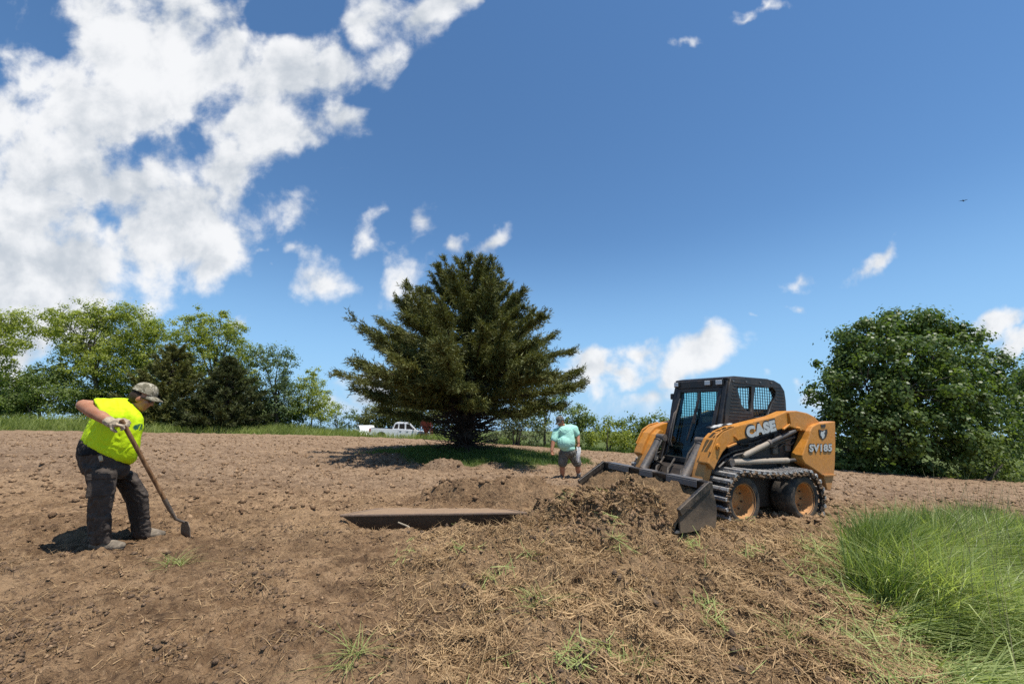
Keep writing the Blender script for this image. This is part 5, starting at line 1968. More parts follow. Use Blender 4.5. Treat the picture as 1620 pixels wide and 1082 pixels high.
def shoe(name, parent, heel, toe, mat, k=1.0, up=Vector((0, 0, 1))):
    heel, toe = Vector(heel), Vector(toe)
    d = (toe - heel)
    u = d.normalized()
    s = up.cross(u).normalized()
    mb = MB()
    for q in (-1, 1):
        capsule(mb, heel + u * 0.03 + s * q * 0.014 * k + up * 0.040, 0.036 * k, toe - u * 0.06 + s * q * 0.02 * k + up * 0.036, 0.034 * k)
    capsule(mb, heel + u * 0.05 + up * 0.07, 0.048 * k, heel + u * 0.055 + up * 0.13, 0.046 * k)
    capsule(mb, heel + u * 0.06 + up * 0.07, 0.045 * k, toe - u * 0.07 + up * 0.045, 0.036 * k)
    o = fuse(name, mb, mat, parent, 0.009, 4)
    mb = MB()
    outl = []
    for j in range(18):
        a = 2 * math.pi * j / 18
        lx = (d.length * 0.5 + 0.0) * math.cos(a)
        ly = 0.050 * k * math.sin(a) * (1.0 if math.cos(a) > 0 else 0.82)
        outl.append(heel + d * 0.5 + u * lx + s * ly)
    V = [p + up * 0.0 for p in outl] + [p + up * 0.024 for p in outl]
    n = 18
    F = [tuple(range(n - 1, -1, -1)), tuple(range(n, 2 * n))] + [(i, (i + 1) % n, n + (i + 1) % n, n + i) for i in range(n)]
    mb.add(V, F)
    mb.build('sole', M_SHOEB, o, 0.004)
    return o


def person_one():
    Y0 = 4.32
    b = at(160, 866, Y0)
    b[2] = Hs(b[0], b[1])
    t = thing('person', 'man in a lime green shirt and dark cargo trousers bending over a hoe', 'person', tuple(b))
    B = Vector(b)

    def J(x, y, dy=0.0):
        return Vector(at(80 + x / 3.49, 580 + y / 3.49, Y0 + dy)) - B

    FW = Vector((0.69, 0.72, 0)).normalized()
    LAT = Vector((ray(170, 740)[0], ray(170, 740)[1], 0)).normalized()      # towards his left, away from the camera
    hr = rotm(Vector((0.76, 0.50, -0.40)), Vector((0.30, 0.20, 0.93)))
    hc = J(506, 178, 0.03)
    # ---- skin
    mb = MB()
    head_shapes(mb, hc, hr)
    neckb, neckt = J(435, 240, 0.02), J(488, 200, 0.03)
    capsule(mb, neckb, 0.070, neckt, 0.064)
    shR, elR, wrR = J(310, 232, -0.17), J(180, 212, -0.27), J(338, 312, -0.33)
    capsule(mb, shR, 0.060, shR.lerp(elR, 0.5), 0.062)
    capsule(mb, shR.lerp(elR, 0.5), 0.062, elR, 0.054)
    capsule(mb, elR, 0.054, elR.lerp(wrR, 0.35), 0.060)
    capsule(mb, elR.lerp(wrR, 0.35), 0.062, wrR, 0.040)
    hand(mb, wrR, J(400, 306, -0.33) - wrR, Vector((0.25, 0.5, -0.8)), 1)
    shL, elL, wrL = J(400, 225, 0.26), J(335, 340, 0.36), J(395, 430, 0.30)
    capsule(mb, shL, 0.075, elL, 0.060)
    capsule(mb, elL, 0.060, wrL, 0.040)
    hand(mb, wrL, J(430, 455, 0.27) - wrL, Vector((0.2, -0.6, -0.6)), -1)
    capsule(mb, J(395, 260, 0.03), 0.12, J(330, 430, 0.03), 0.13)
    capsule(mb, J(330, 430, 0.03), 0.13, J(290, 510, 0.03), 0.12)
    capsule(mb, J(275, 550, -0.05), 0.062, J(280, 700, -0.09), 0.055)
    capsule(mb, J(280, 700, -0.09), 0.055, J(268, 975, -0.04), 0.050)
    capsule(mb, J(345, 550, 0.12), 0.055, J(466, 690, 0.17), 0.055)
    capsule(mb, J(466, 690, 0.17), 0.052, J(502, 920, 0.24), 0.050)
    fuse('body', mb, M_SKIN, t, 0.0115, 2)
    # ---- hair, glasses, cap
    mb = MB()
    ellipsoid(mb, hc + hr @ Vector((-0.030, 0, 0.010)), (0.090, 0.082, 0.085), hr)
    mb.build('hair', M_HAIR, t, smooth=True)
    mb = MB()
    for s in (-1, 1):
        mb.bar(hc + hr @ Vector((0.094, s * 0.034, 0.012)), hc + hr @ Vector((0.082, s * 0.064, 0.012)), 0.010, 0.036, hr @ Vector((0, 0, 1)))
        mb.bar(hc + hr @ Vector((0.086, s * 0.068, 0.016)), hc + hr @ Vector((-0.010, s * 0.084, 0.012)), 0.006, 0.010, hr @ Vector((0, 0, 1)))
    mb.bar(hc + hr @ Vector((0.098, -0.03, 0.014)), hc + hr @ Vector((0.098, 0.03, 0.014)), 0.008, 0.012, hr @ Vector((0, 0, 1)))
    mb.build('sunglasses', M_SHADES, t, 0.002)
    cap_thing(t, hc + hr @ Vector((-0.002, 0, 0.018)), hr, M_CAMO, 1.04)
    # ---- shirt
    lg = J(480, 335, -0.17)
    global M_LIME
    M_LIME = cloth('lime_high_visibility_shirt', (0.58, 0.80, 0.010), 0.75, 9.0, 0.45, 0.06, mark=(lg, (0.075, 0.3, 0.05), (0.02, 0.10, 0.06)))
    mb = MB()
    def R(a, b, h, dy=0.02):
        return (J(a[0], a[1], dy), J(b[0], b[1], dy), LAT * h)
    loft(mb, [R((166, 412), (440, 540), 0.235), R((174, 390), (470, 515), 0.25), R((190, 355), (486, 460), 0.262), R((210, 312), (498, 392), 0.262), R((232, 265), (510, 335), 0.252), R((262, 218), (510, 288), 0.24),
              R((300, 186), (494, 258), 0.215), R((350, 176), (474, 238), 0.175), R((402, 178), (460, 222), 0.115), R((436, 184), (466, 216), 0.082)], 26)
    loft(mb, [(J(362, 182, -0.10), J(405, 305, -0.12), LAT * 0.08), (J(312, 177, -0.16), J(352, 300, -0.18), LAT * 0.105), (J(268, 176, -0.215), J(312, 286, -0.23), LAT * 0.10), (J(240, 178, -0.25), J(284, 272, -0.265), LAT * 0.092)], 18)
    capsule(mb, shL, 0.10, shL.lerp(elL, 0.6), 0.085, 16)
    fuse('shirt', mb, M_LIME, t, 0.012, 5, 0.009, 3.0, 5)
    # ---- trousers
    mb = MB()
    loft(mb, [R((160, 405), (395, 490), 0.205), R((148, 455), (425, 530), 0.215), R((146, 500), (436, 560), 0.215), R((158, 545), (425, 590), 0.205), R((180, 590), (400, 615), 0.19)], 24)
    def RL(a, b, h, dy):
        return (J(a[0], a[1], dy), J(b[0], b[1], dy), LAT * h)
    loft(mb, [RL((170, 540), (375, 580), 0.13, -0.07), RL((196, 600), (362, 625), 0.135, -0.08), RL((208, 665), (354, 685), 0.125, -0.09), RL((210, 730), (342, 735), 0.115, -0.09), RL((207, 800), (334, 808), 0.11, -0.085),
              RL((206, 870), (331, 875), 0.11, -0.075), RL((211, 930), (330, 930), 0.108, -0.06), RL((218, 972), (334, 968), 0.108, -0.055)], 20)
    loft(mb, [RL((290, 540), (470, 590), 0.12, 0.13), RL((335, 600), (492, 630), 0.135, 0.14), RL((368, 655), (512, 665), 0.125, 0.16), RL((398, 705), (534, 695), 0.115, 0.17), RL((424, 765), (538, 765), 0.105, 0.19),
              RL((440, 840), (546, 840), 0.10, 0.22), RL((450, 900), (550, 895), 0.10, 0.235), RL((452, 938), (553, 938), 0.10, 0.245)], 20)
    tro = fuse('trousers', mb, M_TROUSER, t, 0.012, 3, 0.012, 4.6, 9)
    mb = MB()
    loft(mb, [R((164, 396), (420, 500), 0.218), R((150, 430), (400, 500), 0.222), R((146, 466), (330, 480), 0.224), R((146, 486), (240, 480), 0.222)], 24)
    fuse('waistband', mb, M_BLACKC, t, 0.0105, 4, 0.004, 9.0, 3)
    # cargo pocket with its flap on the near thigh
    mb = MB()
    pr = rotm(J(350, 640, -0.2) - J(215, 640, -0.2), Vector((0, 0, 1)))
    mb.box(J(283, 655, -0.20), (0.20, 0.05, 0.20), rotm(FW, (0, 0, 1)))
    pk = mb.build('cargo_pocket', M_TROUSER, tro, 0.016, seg=2)
    mb = MB()
    mb.box(J(281, 605, -0.228), (0.21, 0.014, 0.055), rotm(FW, (0, 0, 1)))
    mb.build('pocket_flap', M_TROUSER, tro, 0.005)
    mb = MB()
    a, c2 = J(272, 492, -0.215), J(281, 522, -0.22)
    mb.tube([a, c2], 0.015, 10)
    mb.build('pale_pouch_roll', M_GLOVE, tro, 0.004)
    # ---- glove on the near hand
    mb = MB()
    hand(mb, wrR, J(400, 306, -0.33) - wrR, Vector((0.25, 0.5, -0.8)), 1, 1.22)
    capsule(mb, wrR.lerp(elR, 0.12), 0.045, wrR, 0.043)
    fuse('glove', mb, M_GLOVE, t, 0.0065, 2, 0.002, 30, 8)
    # ---- boots
    def gnd(p):
        q = p + B
        q.z = Hs(q.x, q.y) + 0.0
        return q - B
    shoe('boot', t, gnd(J(232, 1000, -0.02)), gnd(J(402, 1000, -0.10)), M_SHOE, 1.08)
    shoe('boot', t, gnd(J(478, 945, 0.28)), gnd(J(628, 945, 0.24)), M_SHOE, 1.08)
    # ---- the hoe, held and standing on the soil
    top = J(404, 318, -0.335) + B
    bl = Vector(at(80 + 738 / 3.49, 580 + 858 / 3.49, 4.55))
    nk = Vector(at(80 + 652 / 3.49, 580 + 775 / 3.49, 4.42))
    foot = Vector(at(80 + 738 / 3.49, 580 + 948 / 3.49, 4.56))
    foot.z = Hs(foot.x, foot.y) - 0.01
    h = thing('hoe', 'long wooden hoe with a rusty blade held by the man in lime', 'hoe', tuple(foot))
    F0 = foot
    mid = top.lerp(nk, 0.5)
    mb = MB()
    mb.tube([top + (top - nk).normalized() * 0.05 - F0, top - F0, mid - F0, nk - F0], [0.017, 0.019, 0.018, 0.018], 10)
    mb.build('handle', M_WOOD, h, smooth=True)
    mb = MB()
    dd = (nk - mid).normalized()
    n2 = nk + (bl - nk) * 0.55 + Vector((-0.012, 0, -0.035))
    mb.tube([nk - dd * 0.10 - F0, nk - F0, n2 - F0, bl - F0], [0.021, 0.020, 0.014, 0.012], 10)
    mb.build('ferrule', M_HOESTEEL, h, smooth=True)
    mb = MB()
    wv = Vector((0.88, -0.47, 0)).normalized()
    top_b = bl + Vector((0.012, 0, 0.01))
    V = []
    for z, wd, off in ((top_b.z, 0.05, 0), ((top_b.z * 0.7 + F0.z * 0.3), 0.085, 0.004), (F0.z, 0.10, 0.0)):
        f = (top_b.z - z) / (top_b.z - F0.z)
        c = top_b.lerp(F0 + Vector((0.012, 0, 0)), f)
        c.z = z
        for s in (-1, 1):
            for e in (-0.003, 0.003):
                V.append(c + wv * wd * s + Vector((e * 0.86, e * 0.5, 0)) - F0)
    Fs = [(0, 1, 3, 2), (8, 10, 11, 9)]
    for k in (0, 4):
        Fs += [(k, k + 4, k + 5, k + 1), (k + 2, k + 3, k + 7, k + 6), (k, k + 2, k + 6, k + 4), (k + 1, k + 5, k + 7, k + 3)]
    mb.add(V, Fs)
    mb.build('blade', M_HOESTEEL, h)


def person_two():
    Y0 = 11.7
    b = at(897, 756, Y0)
    b[2] = Hs(b[0], b[1])
    t = thing('person', 'heavy man in a mint shirt, shorts and cap standing beyond the loader bucket', 'person', tuple(b))
    B = Vector(b)
    dz = Vector((0, 0, 0))

    def J(x, y, dy=0.0):
        return Vector(at(800 + x / 6.76, 630 + y / 6.76, Y0 + dy)) - B

    hr = rotm(Vector((-0.72, -0.50, -0.48)), Vector((-0.35, -0.22, 0.90)))
    hc = J(585, 252, -0.06)
    mb = MB()
    head_shapes(mb, hc, hr, 1.05)
    capsule(mb, J(640, 318, 0.0), 0.078, J(600, 285, -0.03), 0.072)
    sR, eR, wR = J(540, 360, -0.05), J(508, 470, -0.16), J(492, 560, -0.24)
    sL, eL, wL = J(735, 330, 0.08), J(772, 410, 0.05), J(778, 475, -0.05)
    for s, e, w in ((sR, eR, wR), (sL, eL, wL)):
        capsule(mb, s, 0.075, e, 0.062)
        capsule(mb, e, 0.062, w, 0.040)
    hand(mb, wR, Vector((0, -0.1, -1)), Vector((0.8, -0.5, 0)), 1, 1.1)
    hand(mb, wL, Vector((0, -0.15, -1)), Vector((-0.8, -0.5, 0)), -1, 1.1)
    capsule(mb, J(650, 370, 0), 0.19, J(660, 520, 0), 0.20)
    for hip, kn, an in ((J(620, 580, -0.02), J(605, 730, -0.04), J(607, 835, 0)), (J(715, 580, 0.03), J(770, 725, 0), J(780, 820, 0.04))):
        capsule(mb, hip, 0.12, kn, 0.075)
        capsule(mb, kn, 0.076, kn.lerp(an, 0.4), 0.074)
        capsule(mb, kn.lerp(an, 0.4), 0.074, an, 0.05)
    fuse('body', mb, M_SKIN, t, 0.0135, 2)
    mb = MB()
    ellipsoid(mb, hc + hr @ Vector((-0.032, 0, 0.006)), (0.094, 0.086, 0.088), hr)
    mb.build('hair', M_HAIR, t, smooth=True)
    cap_thing(t, hc, hr, M_CAPD, 1.12)
    mb = MB()
    for s in (-1, 1):
        mb.bar(hc + hr @ Vector((0.099, s * 0.034, 0.014)), hc + hr @ Vector((0.086, s * 0.066, 0.014)), 0.010, 0.036, hr @ Vector((0, 0, 1)))
    mb.build('sunglasses', M_SHADES, t, 0.002)
    mb = MB()
    capsule(mb, J(600, 355, -0.03), 0.16, J(690, 340, 0.06), 0.17, 18)
    capsule(mb, J(650, 360, 0.0), 0.195, J(658, 470, -0.02), 0.225, 20)
    ellipsoid(mb, J(630, 475, -0.08), (0.215, 0.22, 0.21))
    ellipsoid(mb, J(662, 535, -0.02), (0.212, 0.21, 0.11))
    capsule(mb, J(640, 318, 0.0), 0.10, J(622, 302, 0), 0.085)
    capsule(mb, sR, 0.105, sR.lerp(eR, 0.72), 0.092, 16)
    capsule(mb, sL, 0.11, sL.lerp(eL, 0.62), 0.092, 16)
    fuse('shirt', mb, M_MINT, t, 0.013, 14, 0.006, 4.5, 15)
    mb = MB()
    ellipsoid(mb, J(668, 575, 0), (0.215, 0.205, 0.16))
    capsule(mb, J(628, 590, -0.02), 0.148, J(608, 695, -0.04), 0.118)
    capsule(mb, J(712, 590, 0.03), 0.148, J(762, 690, 0.0), 0.120)
    fuse('shorts', mb, M_SHORTS, t, 0.013, 4, 0.010, 8.0, 19)
    def gnd(p):
        q = p + B
        q.z = Hs(q.x, q.y)
        return q - B
    for (x, y, dy), kx in (((612, 862, 0.05), 0), ((785, 845, 0.08), 1)):
        h_ = gnd(J(x, y, dy))
        shoe('shoe', t, h_, h_ + Vector((-0.13 + 0.05 * kx, -0.25, 0)), M_SHOEB, 1.1)
        mb = MB()
        mb.tube([h_ + Vector((-0.02, -0.05, 0.10)), h_ + Vector((-0.02, -0.045, 0.20))], [0.058, 0.060], 12)
        mb.build('sock', M_SOCK, t, smooth=True)
    # white towel tucked at his left hip
    top = J(775, 520, -0.16) + B
    tw = thing('towel', 'white towel hanging at the left hip of the man in mint', 'towel', tuple(top))
    V, F = [], []
    m = 9
    for i in range(m):
        u = i / (m - 1)
        for j, w in enumerate((-0.055, -0.018, 0.018, 0.055)):
            V.append((w * (1 - 0.15 * u) + 0.012 * math.sin(7 * u), -0.045 + 0.02 * math.sin(j * 2.1 + u * 4) - 0.03 * math.sin(math.pi * u), -0.40 * u))
    for i in range(m - 1):
        for j in range(3):
            F.append((i * 4 + j, i * 4 + j + 1, i * 4 + j + 5, i * 4 + j + 4))
    k = len(V)
    V += [(a, b_ + 0.012, c) for a, b_, c in V]
    F += [tuple(k + i for i in f[::-1]) for f in list(F)]
    mb = MB()
    mb.add(V, F)
    mb.build('cloth', M_WHITE, tw, smooth=True)


person_one()
person_two()
# ------------------------------------------------------------------ the trough in its hole, the pickup and what stands beside it
M_RUST = dusty('rust_brown_steel', (0.20, 0.135, 0.095), 0.7, 0.15, (0.30, 0.205, 0.125), 0.5, 9.0, 0.25)
M_TROUGH = dusty('dark_weathered_steel', (0.075, 0.062, 0.048), 0.65, 0.2, (0.15, 0.105, 0.068), 0.5, 6.0, 0.2)
M_PAINTW = dusty('white_car_paint', (0.80, 0.81, 0.82), 0.25, 0.0, (0.5, 0.45, 0.38), 0.12, 2.0, 0.0)
M_DARKGLASS = dusty('dark_window_glass', (0.012, 0.014, 0.016), 0.08, 0.0, amount=0.0)
M_CHROME = dusty('dark_trim', (0.03, 0.03, 0.032), 0.35, 0.3, amount=0.1)
M_AMBER = dusty('red_tail_lamp', (0.35, 0.05, 0.02), 0.2, 0, amount=0.0)
M_RED = dusty('dull_red_paint', (0.22, 0.022, 0.018), 0.45, 0, (0.25, 0.15, 0.1), 0.25, 4.0, 0.1)
M_FILL = dusty('dry_soil_fill', (0.29, 0.19, 0.112), 0.95, 0, (0.20, 0.135, 0.085), 0.5, 9.0, 0.6)
M_STICK = dusty('pale_stick_bark', (0.42, 0.35, 0.25), 0.9, 0, (0.25, 0.17, 0.1), 0.4, 20, 0.3)


def trough():
    NL, NR = at(540, 815.5, 5.24), at(832, 811.5, 5.24)
    FL, FR = at(596, 805.5, 5.60), at(806, 807.5, 5.60)
    ctr = (NL + NR) / 2
    z = float(np.mean([NL[2], NR[2]]))
    t = thing('trough', 'long rusty steel trough with flared sides sunk in the dug soil', 'trough', (ctr[0], ctr[1], z))
    o = np.array([ctr[0], ctr[1], z])
    rim = [Vector(p - o) for p in (NL, NR, FR, FL)]
    L = rim[1] - rim[0]
    lo = [rim[0] + Vector((0.42, 0.16, -0.30)), rim[1] + Vector((-0.22, 0.16, -0.30)), rim[2] + Vector((-0.02, -0.05, -0.30)), rim[3] + Vector((0.15, -0.05, -0.30))]
    names = ('side_panel', 'end_panel', 'side_panel', 'end_panel')
    for k in range(4):
        a, b, c, d = rim[k], rim[(k + 1) % 4], lo[(k + 1) % 4], lo[k]
        nrm = (b - a).cross(d - a).normalized() * 0.006
        mb = MB()
        V = [a, b, c, d, a - nrm, b - nrm, c - nrm, d - nrm]
        mb.add(V, [(0, 1, 2, 3), (7, 6, 5, 4), (0, 4, 5, 1), (1, 5, 6, 2), (2, 6, 7, 3), (3, 7, 4, 0)])
        mb.build(names[k], M_TROUGH, t)
    mb = MB()
    V = lo + [p + Vector((0, 0, 0.006)) for p in lo]
    mb.add(V, [(3, 2, 1, 0), (4, 5, 6, 7), (0, 1, 5, 4), (1, 2, 6, 5), (2, 3, 7, 6), (3, 0, 4, 7)])
    mb.build('bottom_panel', M_TROUGH, t)
    for k in range(4):
        a, b = rim[k], rim[(k + 1) % 4]
        mb = MB()
        d = (b - a).normalized()
        mb.bar(a - d * 0.012, b + d * 0.012, 0.035, 0.026)
        mb.build('rim', M_RUST, t, 0.008, seg=2)
    # soil lying in it, level with the rim
    n = 40
    V, F = [], []
    for i in range(n + 1):
        for j in range(9):
            u, v = i / n, j / 8
            p = rim[0].lerp(rim[1], u).lerp(rim[3].lerp(rim[2], u), v)
            e = min(u, 1 - u) * 6
            h = 0.004 + 0.030 * min(1, v * 3) * min(1, e) * (0.6 + 0.8 * pnoise(np.array([p.x * 5.0]), np.array([p.y * 9.0]), 6)[0])
            V.append((p.x, p.y, p.z + h))
    for i in range(n):
        for j in range(8):
            F.append((i * 9 + j, (i + 1) * 9 + j, (i + 1) * 9 + j + 1, i * 9 + j + 1))
    me = bpy.data.meshes.new('soil_fill')
    me.from_pydata(V, [], F)
    for p in me.polygons:
        p.use_smooth = True
    so_ = link('soil_fill', me, M_FILL, t)
    # a stick leaning out of the hole
    a, b = Vector(at(630, 826, 5.18)), Vector(at(658, 841, 5.05))
    s = thing('stick', 'thin pale stick leaning in the hole against the trough side', 'stick', tuple(b))
    mb = MB()
    mb.tube([a - b, (a - b) * 0.5 + Vector((0.01, 0, 0.008)), Vector((0, 0, -0.02))], [0.008, 0.010, 0.011], 7)
    mb.build('stem', M_STICK, s, smooth=True)


trough()


def wheel_set(parent, xs, r, w, ys, z, hub=M_STEEL):
    for x in xs:
        for y in ys:
            wh = thing('wheel', None, None)
            wh.parent = parent
            s = 1 if y > 0 else -1
            mb = MB()
            mb.lathe([(r * 0.62, y + s * w * 0.5), (r * 0.95, y + s * w * 0.5), (r, y + s * w * 0.3), (r, y - s * w * 0.4), (r * 0.6, y - s * w * 0.5)], (x, 0, z), 'Y', 24)
            mb.build('tyre', M_RUBBER, wh, smooth=True)
            mb = MB()
            mb.lathe([(r * 0.63, y + s * w * 0.5), (r * 0.5, y + s * w * 0.38), (r * 0.2, y + s * w * 0.45), (0.0, y + s * w * 0.45)], (x, 0, z), 'Y', 20)
            mb.build('rim', hub, wh, smooth=True)


def pickup():
    """crew cab pickup, local +x is its front; near side is -y"""
    a = at(589, 692, 38.5)
    b = at(677, 694, 38.5)
    L = 5.75
    c = (a + b) / 2
    z = Hs(c[0], c[1]) - 0.34
    t = thing('pickup_truck', 'white crew cab pickup parked on the hilltop behind the grass', 'pickup', (c[0], c[1], z))
    t.rotation_euler = (0, math.radians(3.5), math.radians(12))
    t.scale = (0.94, 0.94, 0.94)
    hw = 0.98
    # body side outline with wheel arches
    def arch(x0, r=0.47, z0=0.42):
        return [(x0 + r * math.cos(math.pi * k / 8), z0 + r * math.sin(math.pi * k / 8)) for k in range(9)]
    body = [(-2.85, 0.55), (-2.88, 1.16), (-0.75, 1.17), (-0.75, 1.20), (1.15, 1.17), (1.35, 1.14), (2.70, 1.05), (2.86, 0.95), (2.88, 0.55)] + [(2.45, 0.42)] + arch(1.85) + [(1.2, 0.40), (-1.2, 0.40)] + arch(-1.75) + [(-2.5, 0.5)]
    mb = MB()
    mb.prism(body, -hw, hw)
    mb.build('body', M_PAINTW, t, 0.05, seg=2)
    cabp = [(-0.80, 1.17), (-0.62, 1.72), (-0.45, 1.84), (0.55, 1.86), (0.85, 1.78), (1.55, 1.16)]
    mb = MB()
    mb.prism(cabp, -0.84, 0.84)
    mb.build('cab', M_PAINTW, t, 0.06, seg=2)
    for s in (-1, 1):
        for w in ([(-0.66, 1.24), (-0.54, 1.66), (-0.28, 1.70), (-0.28, 1.24)], [(-0.16, 1.24), (-0.16, 1.71), (0.30, 1.73), (0.36, 1.24)], [(0.50, 1.24), (0.46, 1.73), (0.74, 1.70), (1.24, 1.24)]):
            mb = MB()
            mb.prism(w, s * 0.83, s * 0.852)
            mb.build('side_window', M_DARKGLASS, t)
        for x in (-0.22, 0.43, 1.36):
            mb = MB()
            mb.box((x, s * (hw + 0.002), 0.82), (0.018, 0.006, 0.66))
            mb.build('door_seam', M_CHROME, t)
        for x in (-0.02, 0.62):
            mb = MB()
            mb.box((x, s * (hw + 0.015), 1.03), (0.18, 0.03, 0.045))
            mb.build('door_handle', M_CHROME, t, 0.008)
        mb = MB()
        mb.box((1.18, s * (hw + 0.09), 1.28), (0.12, 0.16, 0.17))
        mb.build('mirror', M_CHROME, t, 0.02)
        mb = MB()
        mb.box((-2.80, s * (hw - 0.06), 0.98), (0.16, 0.16, 0.30))
        mb.build('tail_lamp', M_AMBER, t, 0.015)
        mb = MB()
        mb.box((2.82, s * (hw - 0.16), 0.88), (0.12, 0.26, 0.16))
        mb.build('headlight', M_LENS, t, 0.02)
    mb = MB()
    mb.add([(1.50, -0.76, 1.22), (1.50, 0.76, 1.22), (0.90, 0.70, 1.76), (0.90, -0.70, 1.76), (1.54, -0.76, 1.22), (1.54, 0.76, 1.22), (0.94, 0.70, 1.76), (0.94, -0.70, 1.76)],
           [(3, 2, 1, 0), (4, 5, 6, 7), (0, 1, 5, 4), (1, 2, 6, 5), (2, 3, 7, 6), (3, 0, 4, 7)])
    mb.build('windscreen', M_DARKGLASS, t)
    mb = MB()
    mb.add([(-0.80, -0.70, 1.26), (-0.80, 0.70, 1.26), (-0.66, 0.66, 1.70), (-0.66, -0.66, 1.70), (-0.84, -0.70, 1.26), (-0.84, 0.70, 1.26), (-0.70, 0.66, 1.70), (-0.70, -0.66, 1.70)],
           [(0, 1, 2, 3), (7, 6, 5, 4), (0, 4, 5, 1), (1, 5, 6, 2), (2, 6, 7, 3), (3, 7, 4, 0)])
    mb.build('rear_window', M_DARKGLASS, t)
    mb = MB()
    mb.box((-1.80, 0, 1.165), (2.0, 1.6, 0.02))
    mb.build('bed_liner', M_CHROME, t)
    mb = MB()
    mb.box((-2.95, 0, 0.55), (0.16, 1.9, 0.20))
    mb.build('rear_bumper', M_STEEL, t, 0.03)
    mb = MB()
    mb.box((2.92, 0, 0.55), (0.16, 1.9, 0.22))
    mb.build('front_bumper', M_STEEL, t, 0.03)
    wheel_set(t, (-1.75, 1.85), 0.40, 0.27, (-0.83, 0.83), 0.42)
    # low white car just showing over the grass behind the pickup's tail
    c2 = at(578, 690, 41.0)
    z2 = Hs(c2[0], c2[1]) - 0.45
    u = thing('car', 'low white car mostly hidden by the grass at the tail of the pickup', 'car', (c2[0], c2[1], z2))
    u.rotation_euler = (0, math.radians(2), math.radians(-60))
    bd_ = [(-2.1, 0.45), (-2.15, 0.85), (-1.5, 0.95), (1.1, 0.93), (1.9, 0.82), (2.1, 0.66), (2.1, 0.4)] + arch(1.3, 0.36, 0.33) + arch(-1.3, 0.36, 0.33)
    mb = MB()
    mb.prism(bd_, -0.86, 0.86)
    mb.build('body', M_PAINTW, u, 0.06, seg=2)
    mb = MB()
    mb.prism([(-1.5, 0.93), (-0.9, 1.34), (0.25, 1.36), (1.0, 0.93)], -0.70, 0.70)
    gh = mb.build('cabin', M_PAINTW, u, 0.05, seg=2)
    for s in (-1, 1):
        mb = MB()
        mb.prism([(-1.25, 0.98), (-0.85, 1.28), (0.2, 1.30), (0.75, 0.98)], s * 0.69, s * 0.712)
        mb.build('side_window', M_DARKGLASS, u)
    wheel_set(u, (-1.3, 1.3), 0.31, 0.2, (-0.75, 0.75), 0.32)


pickup()


def hopper():
    c = at(674, 692, 37.5)
    z = Hs(c[0], c[1]) - 0.1
    k = 36.5 / FPX
    t = thing('spreader', 'dark red cone spreader hopper standing beside the pickup hood', 'spreader', (c[0], c[1], z))
    top = at(671, 664, 36.5)[2] - z
    bot = at(671, 688, 36.5)[2] - z
    mb = MB()
    mb.lathe([(0.58, top), (0.62, top - 0.03), (0.60, top - 0.16), (0.14, bot + 0.12), (0.12, bot), (0.09, bot), (0.11, bot + 0.12), (0.56, top - 0.16), (0.58, top)], (0, 0, 0), 'Z', 28)
    mb.build('hopper', M_RED, t, smooth=True)
    mb = MB()
    mb.lathe([(0.0, bot - 0.04), (0.30, bot - 0.04), (0.30, bot - 0.01), (0.0, bot - 0.01)], (0, 0, 0), 'Z', 20)
    mb.build('spinner_disc', M_STEEL, t)
    for x, y in ((-0.5, -0.4), (0.5, -0.4), (-0.5, 0.4), (0.5, 0.4)):
        mb = MB()
        mb.bar((x * 0.85, y * 0.85, top - 0.2), (x, y, 0.0), 0.05, 0.05)
        mb.build('leg', M_RED, t)
    for y in (-0.36, 0.36):
        mb = MB()
        mb.bar((-0.5, y, bot), (0.5, y, bot), 0.05, 0.05)
        mb.build('frame_bar', M_RED, t)


hopper()


def bird():
    c = at(1524, 318, 70.0)
    t = thing('bird', 'tiny dark bird gliding high in the blue sky at the right', 'bird', tuple(c))
    t.rotation_euler = (0.2, 0.3, 0.6)
    mb = MB()
    ellipsoid(mb, (0, 0, 0), (0.22, 0.07, 0.07))
    ellipsoid(mb, (0.22, 0, 0.02), (0.07, 0.05, 0.05))
    mb.prism([(-0.2, 0.01), (-0.38, 0.015), (-0.38, -0.005), (-0.2, -0.02)], -0.06, 0.06)
    fuse('body', mb, M_HAIR, t, 0.02, 2)
    for s in (-1, 1):
        mb = MB()
        mb.add([(0.10, s * 0.05, 0.02), (0.05, s * 0.35, 0.10), (-0.08, s * 0.62, 0.06), (-0.10, s * 0.34, 0.08), (-0.10, s * 0.05, 0.01),
                (0.10, s * 0.05, 0.0), (0.05, s * 0.35, 0.085), (-0.08, s * 0.62, 0.05), (-0.10, s * 0.34, 0.065), (-0.10, s * 0.05, -0.01)],
               [(0, 1, 3, 4), (1, 2, 3), (9, 8, 6, 5), (8, 7, 6), (0, 5, 6, 1), (1, 6, 7, 2), (2, 7, 8, 3), (3, 8, 9, 4)])
        mb.build('wing', M_HAIR, t)


bird()
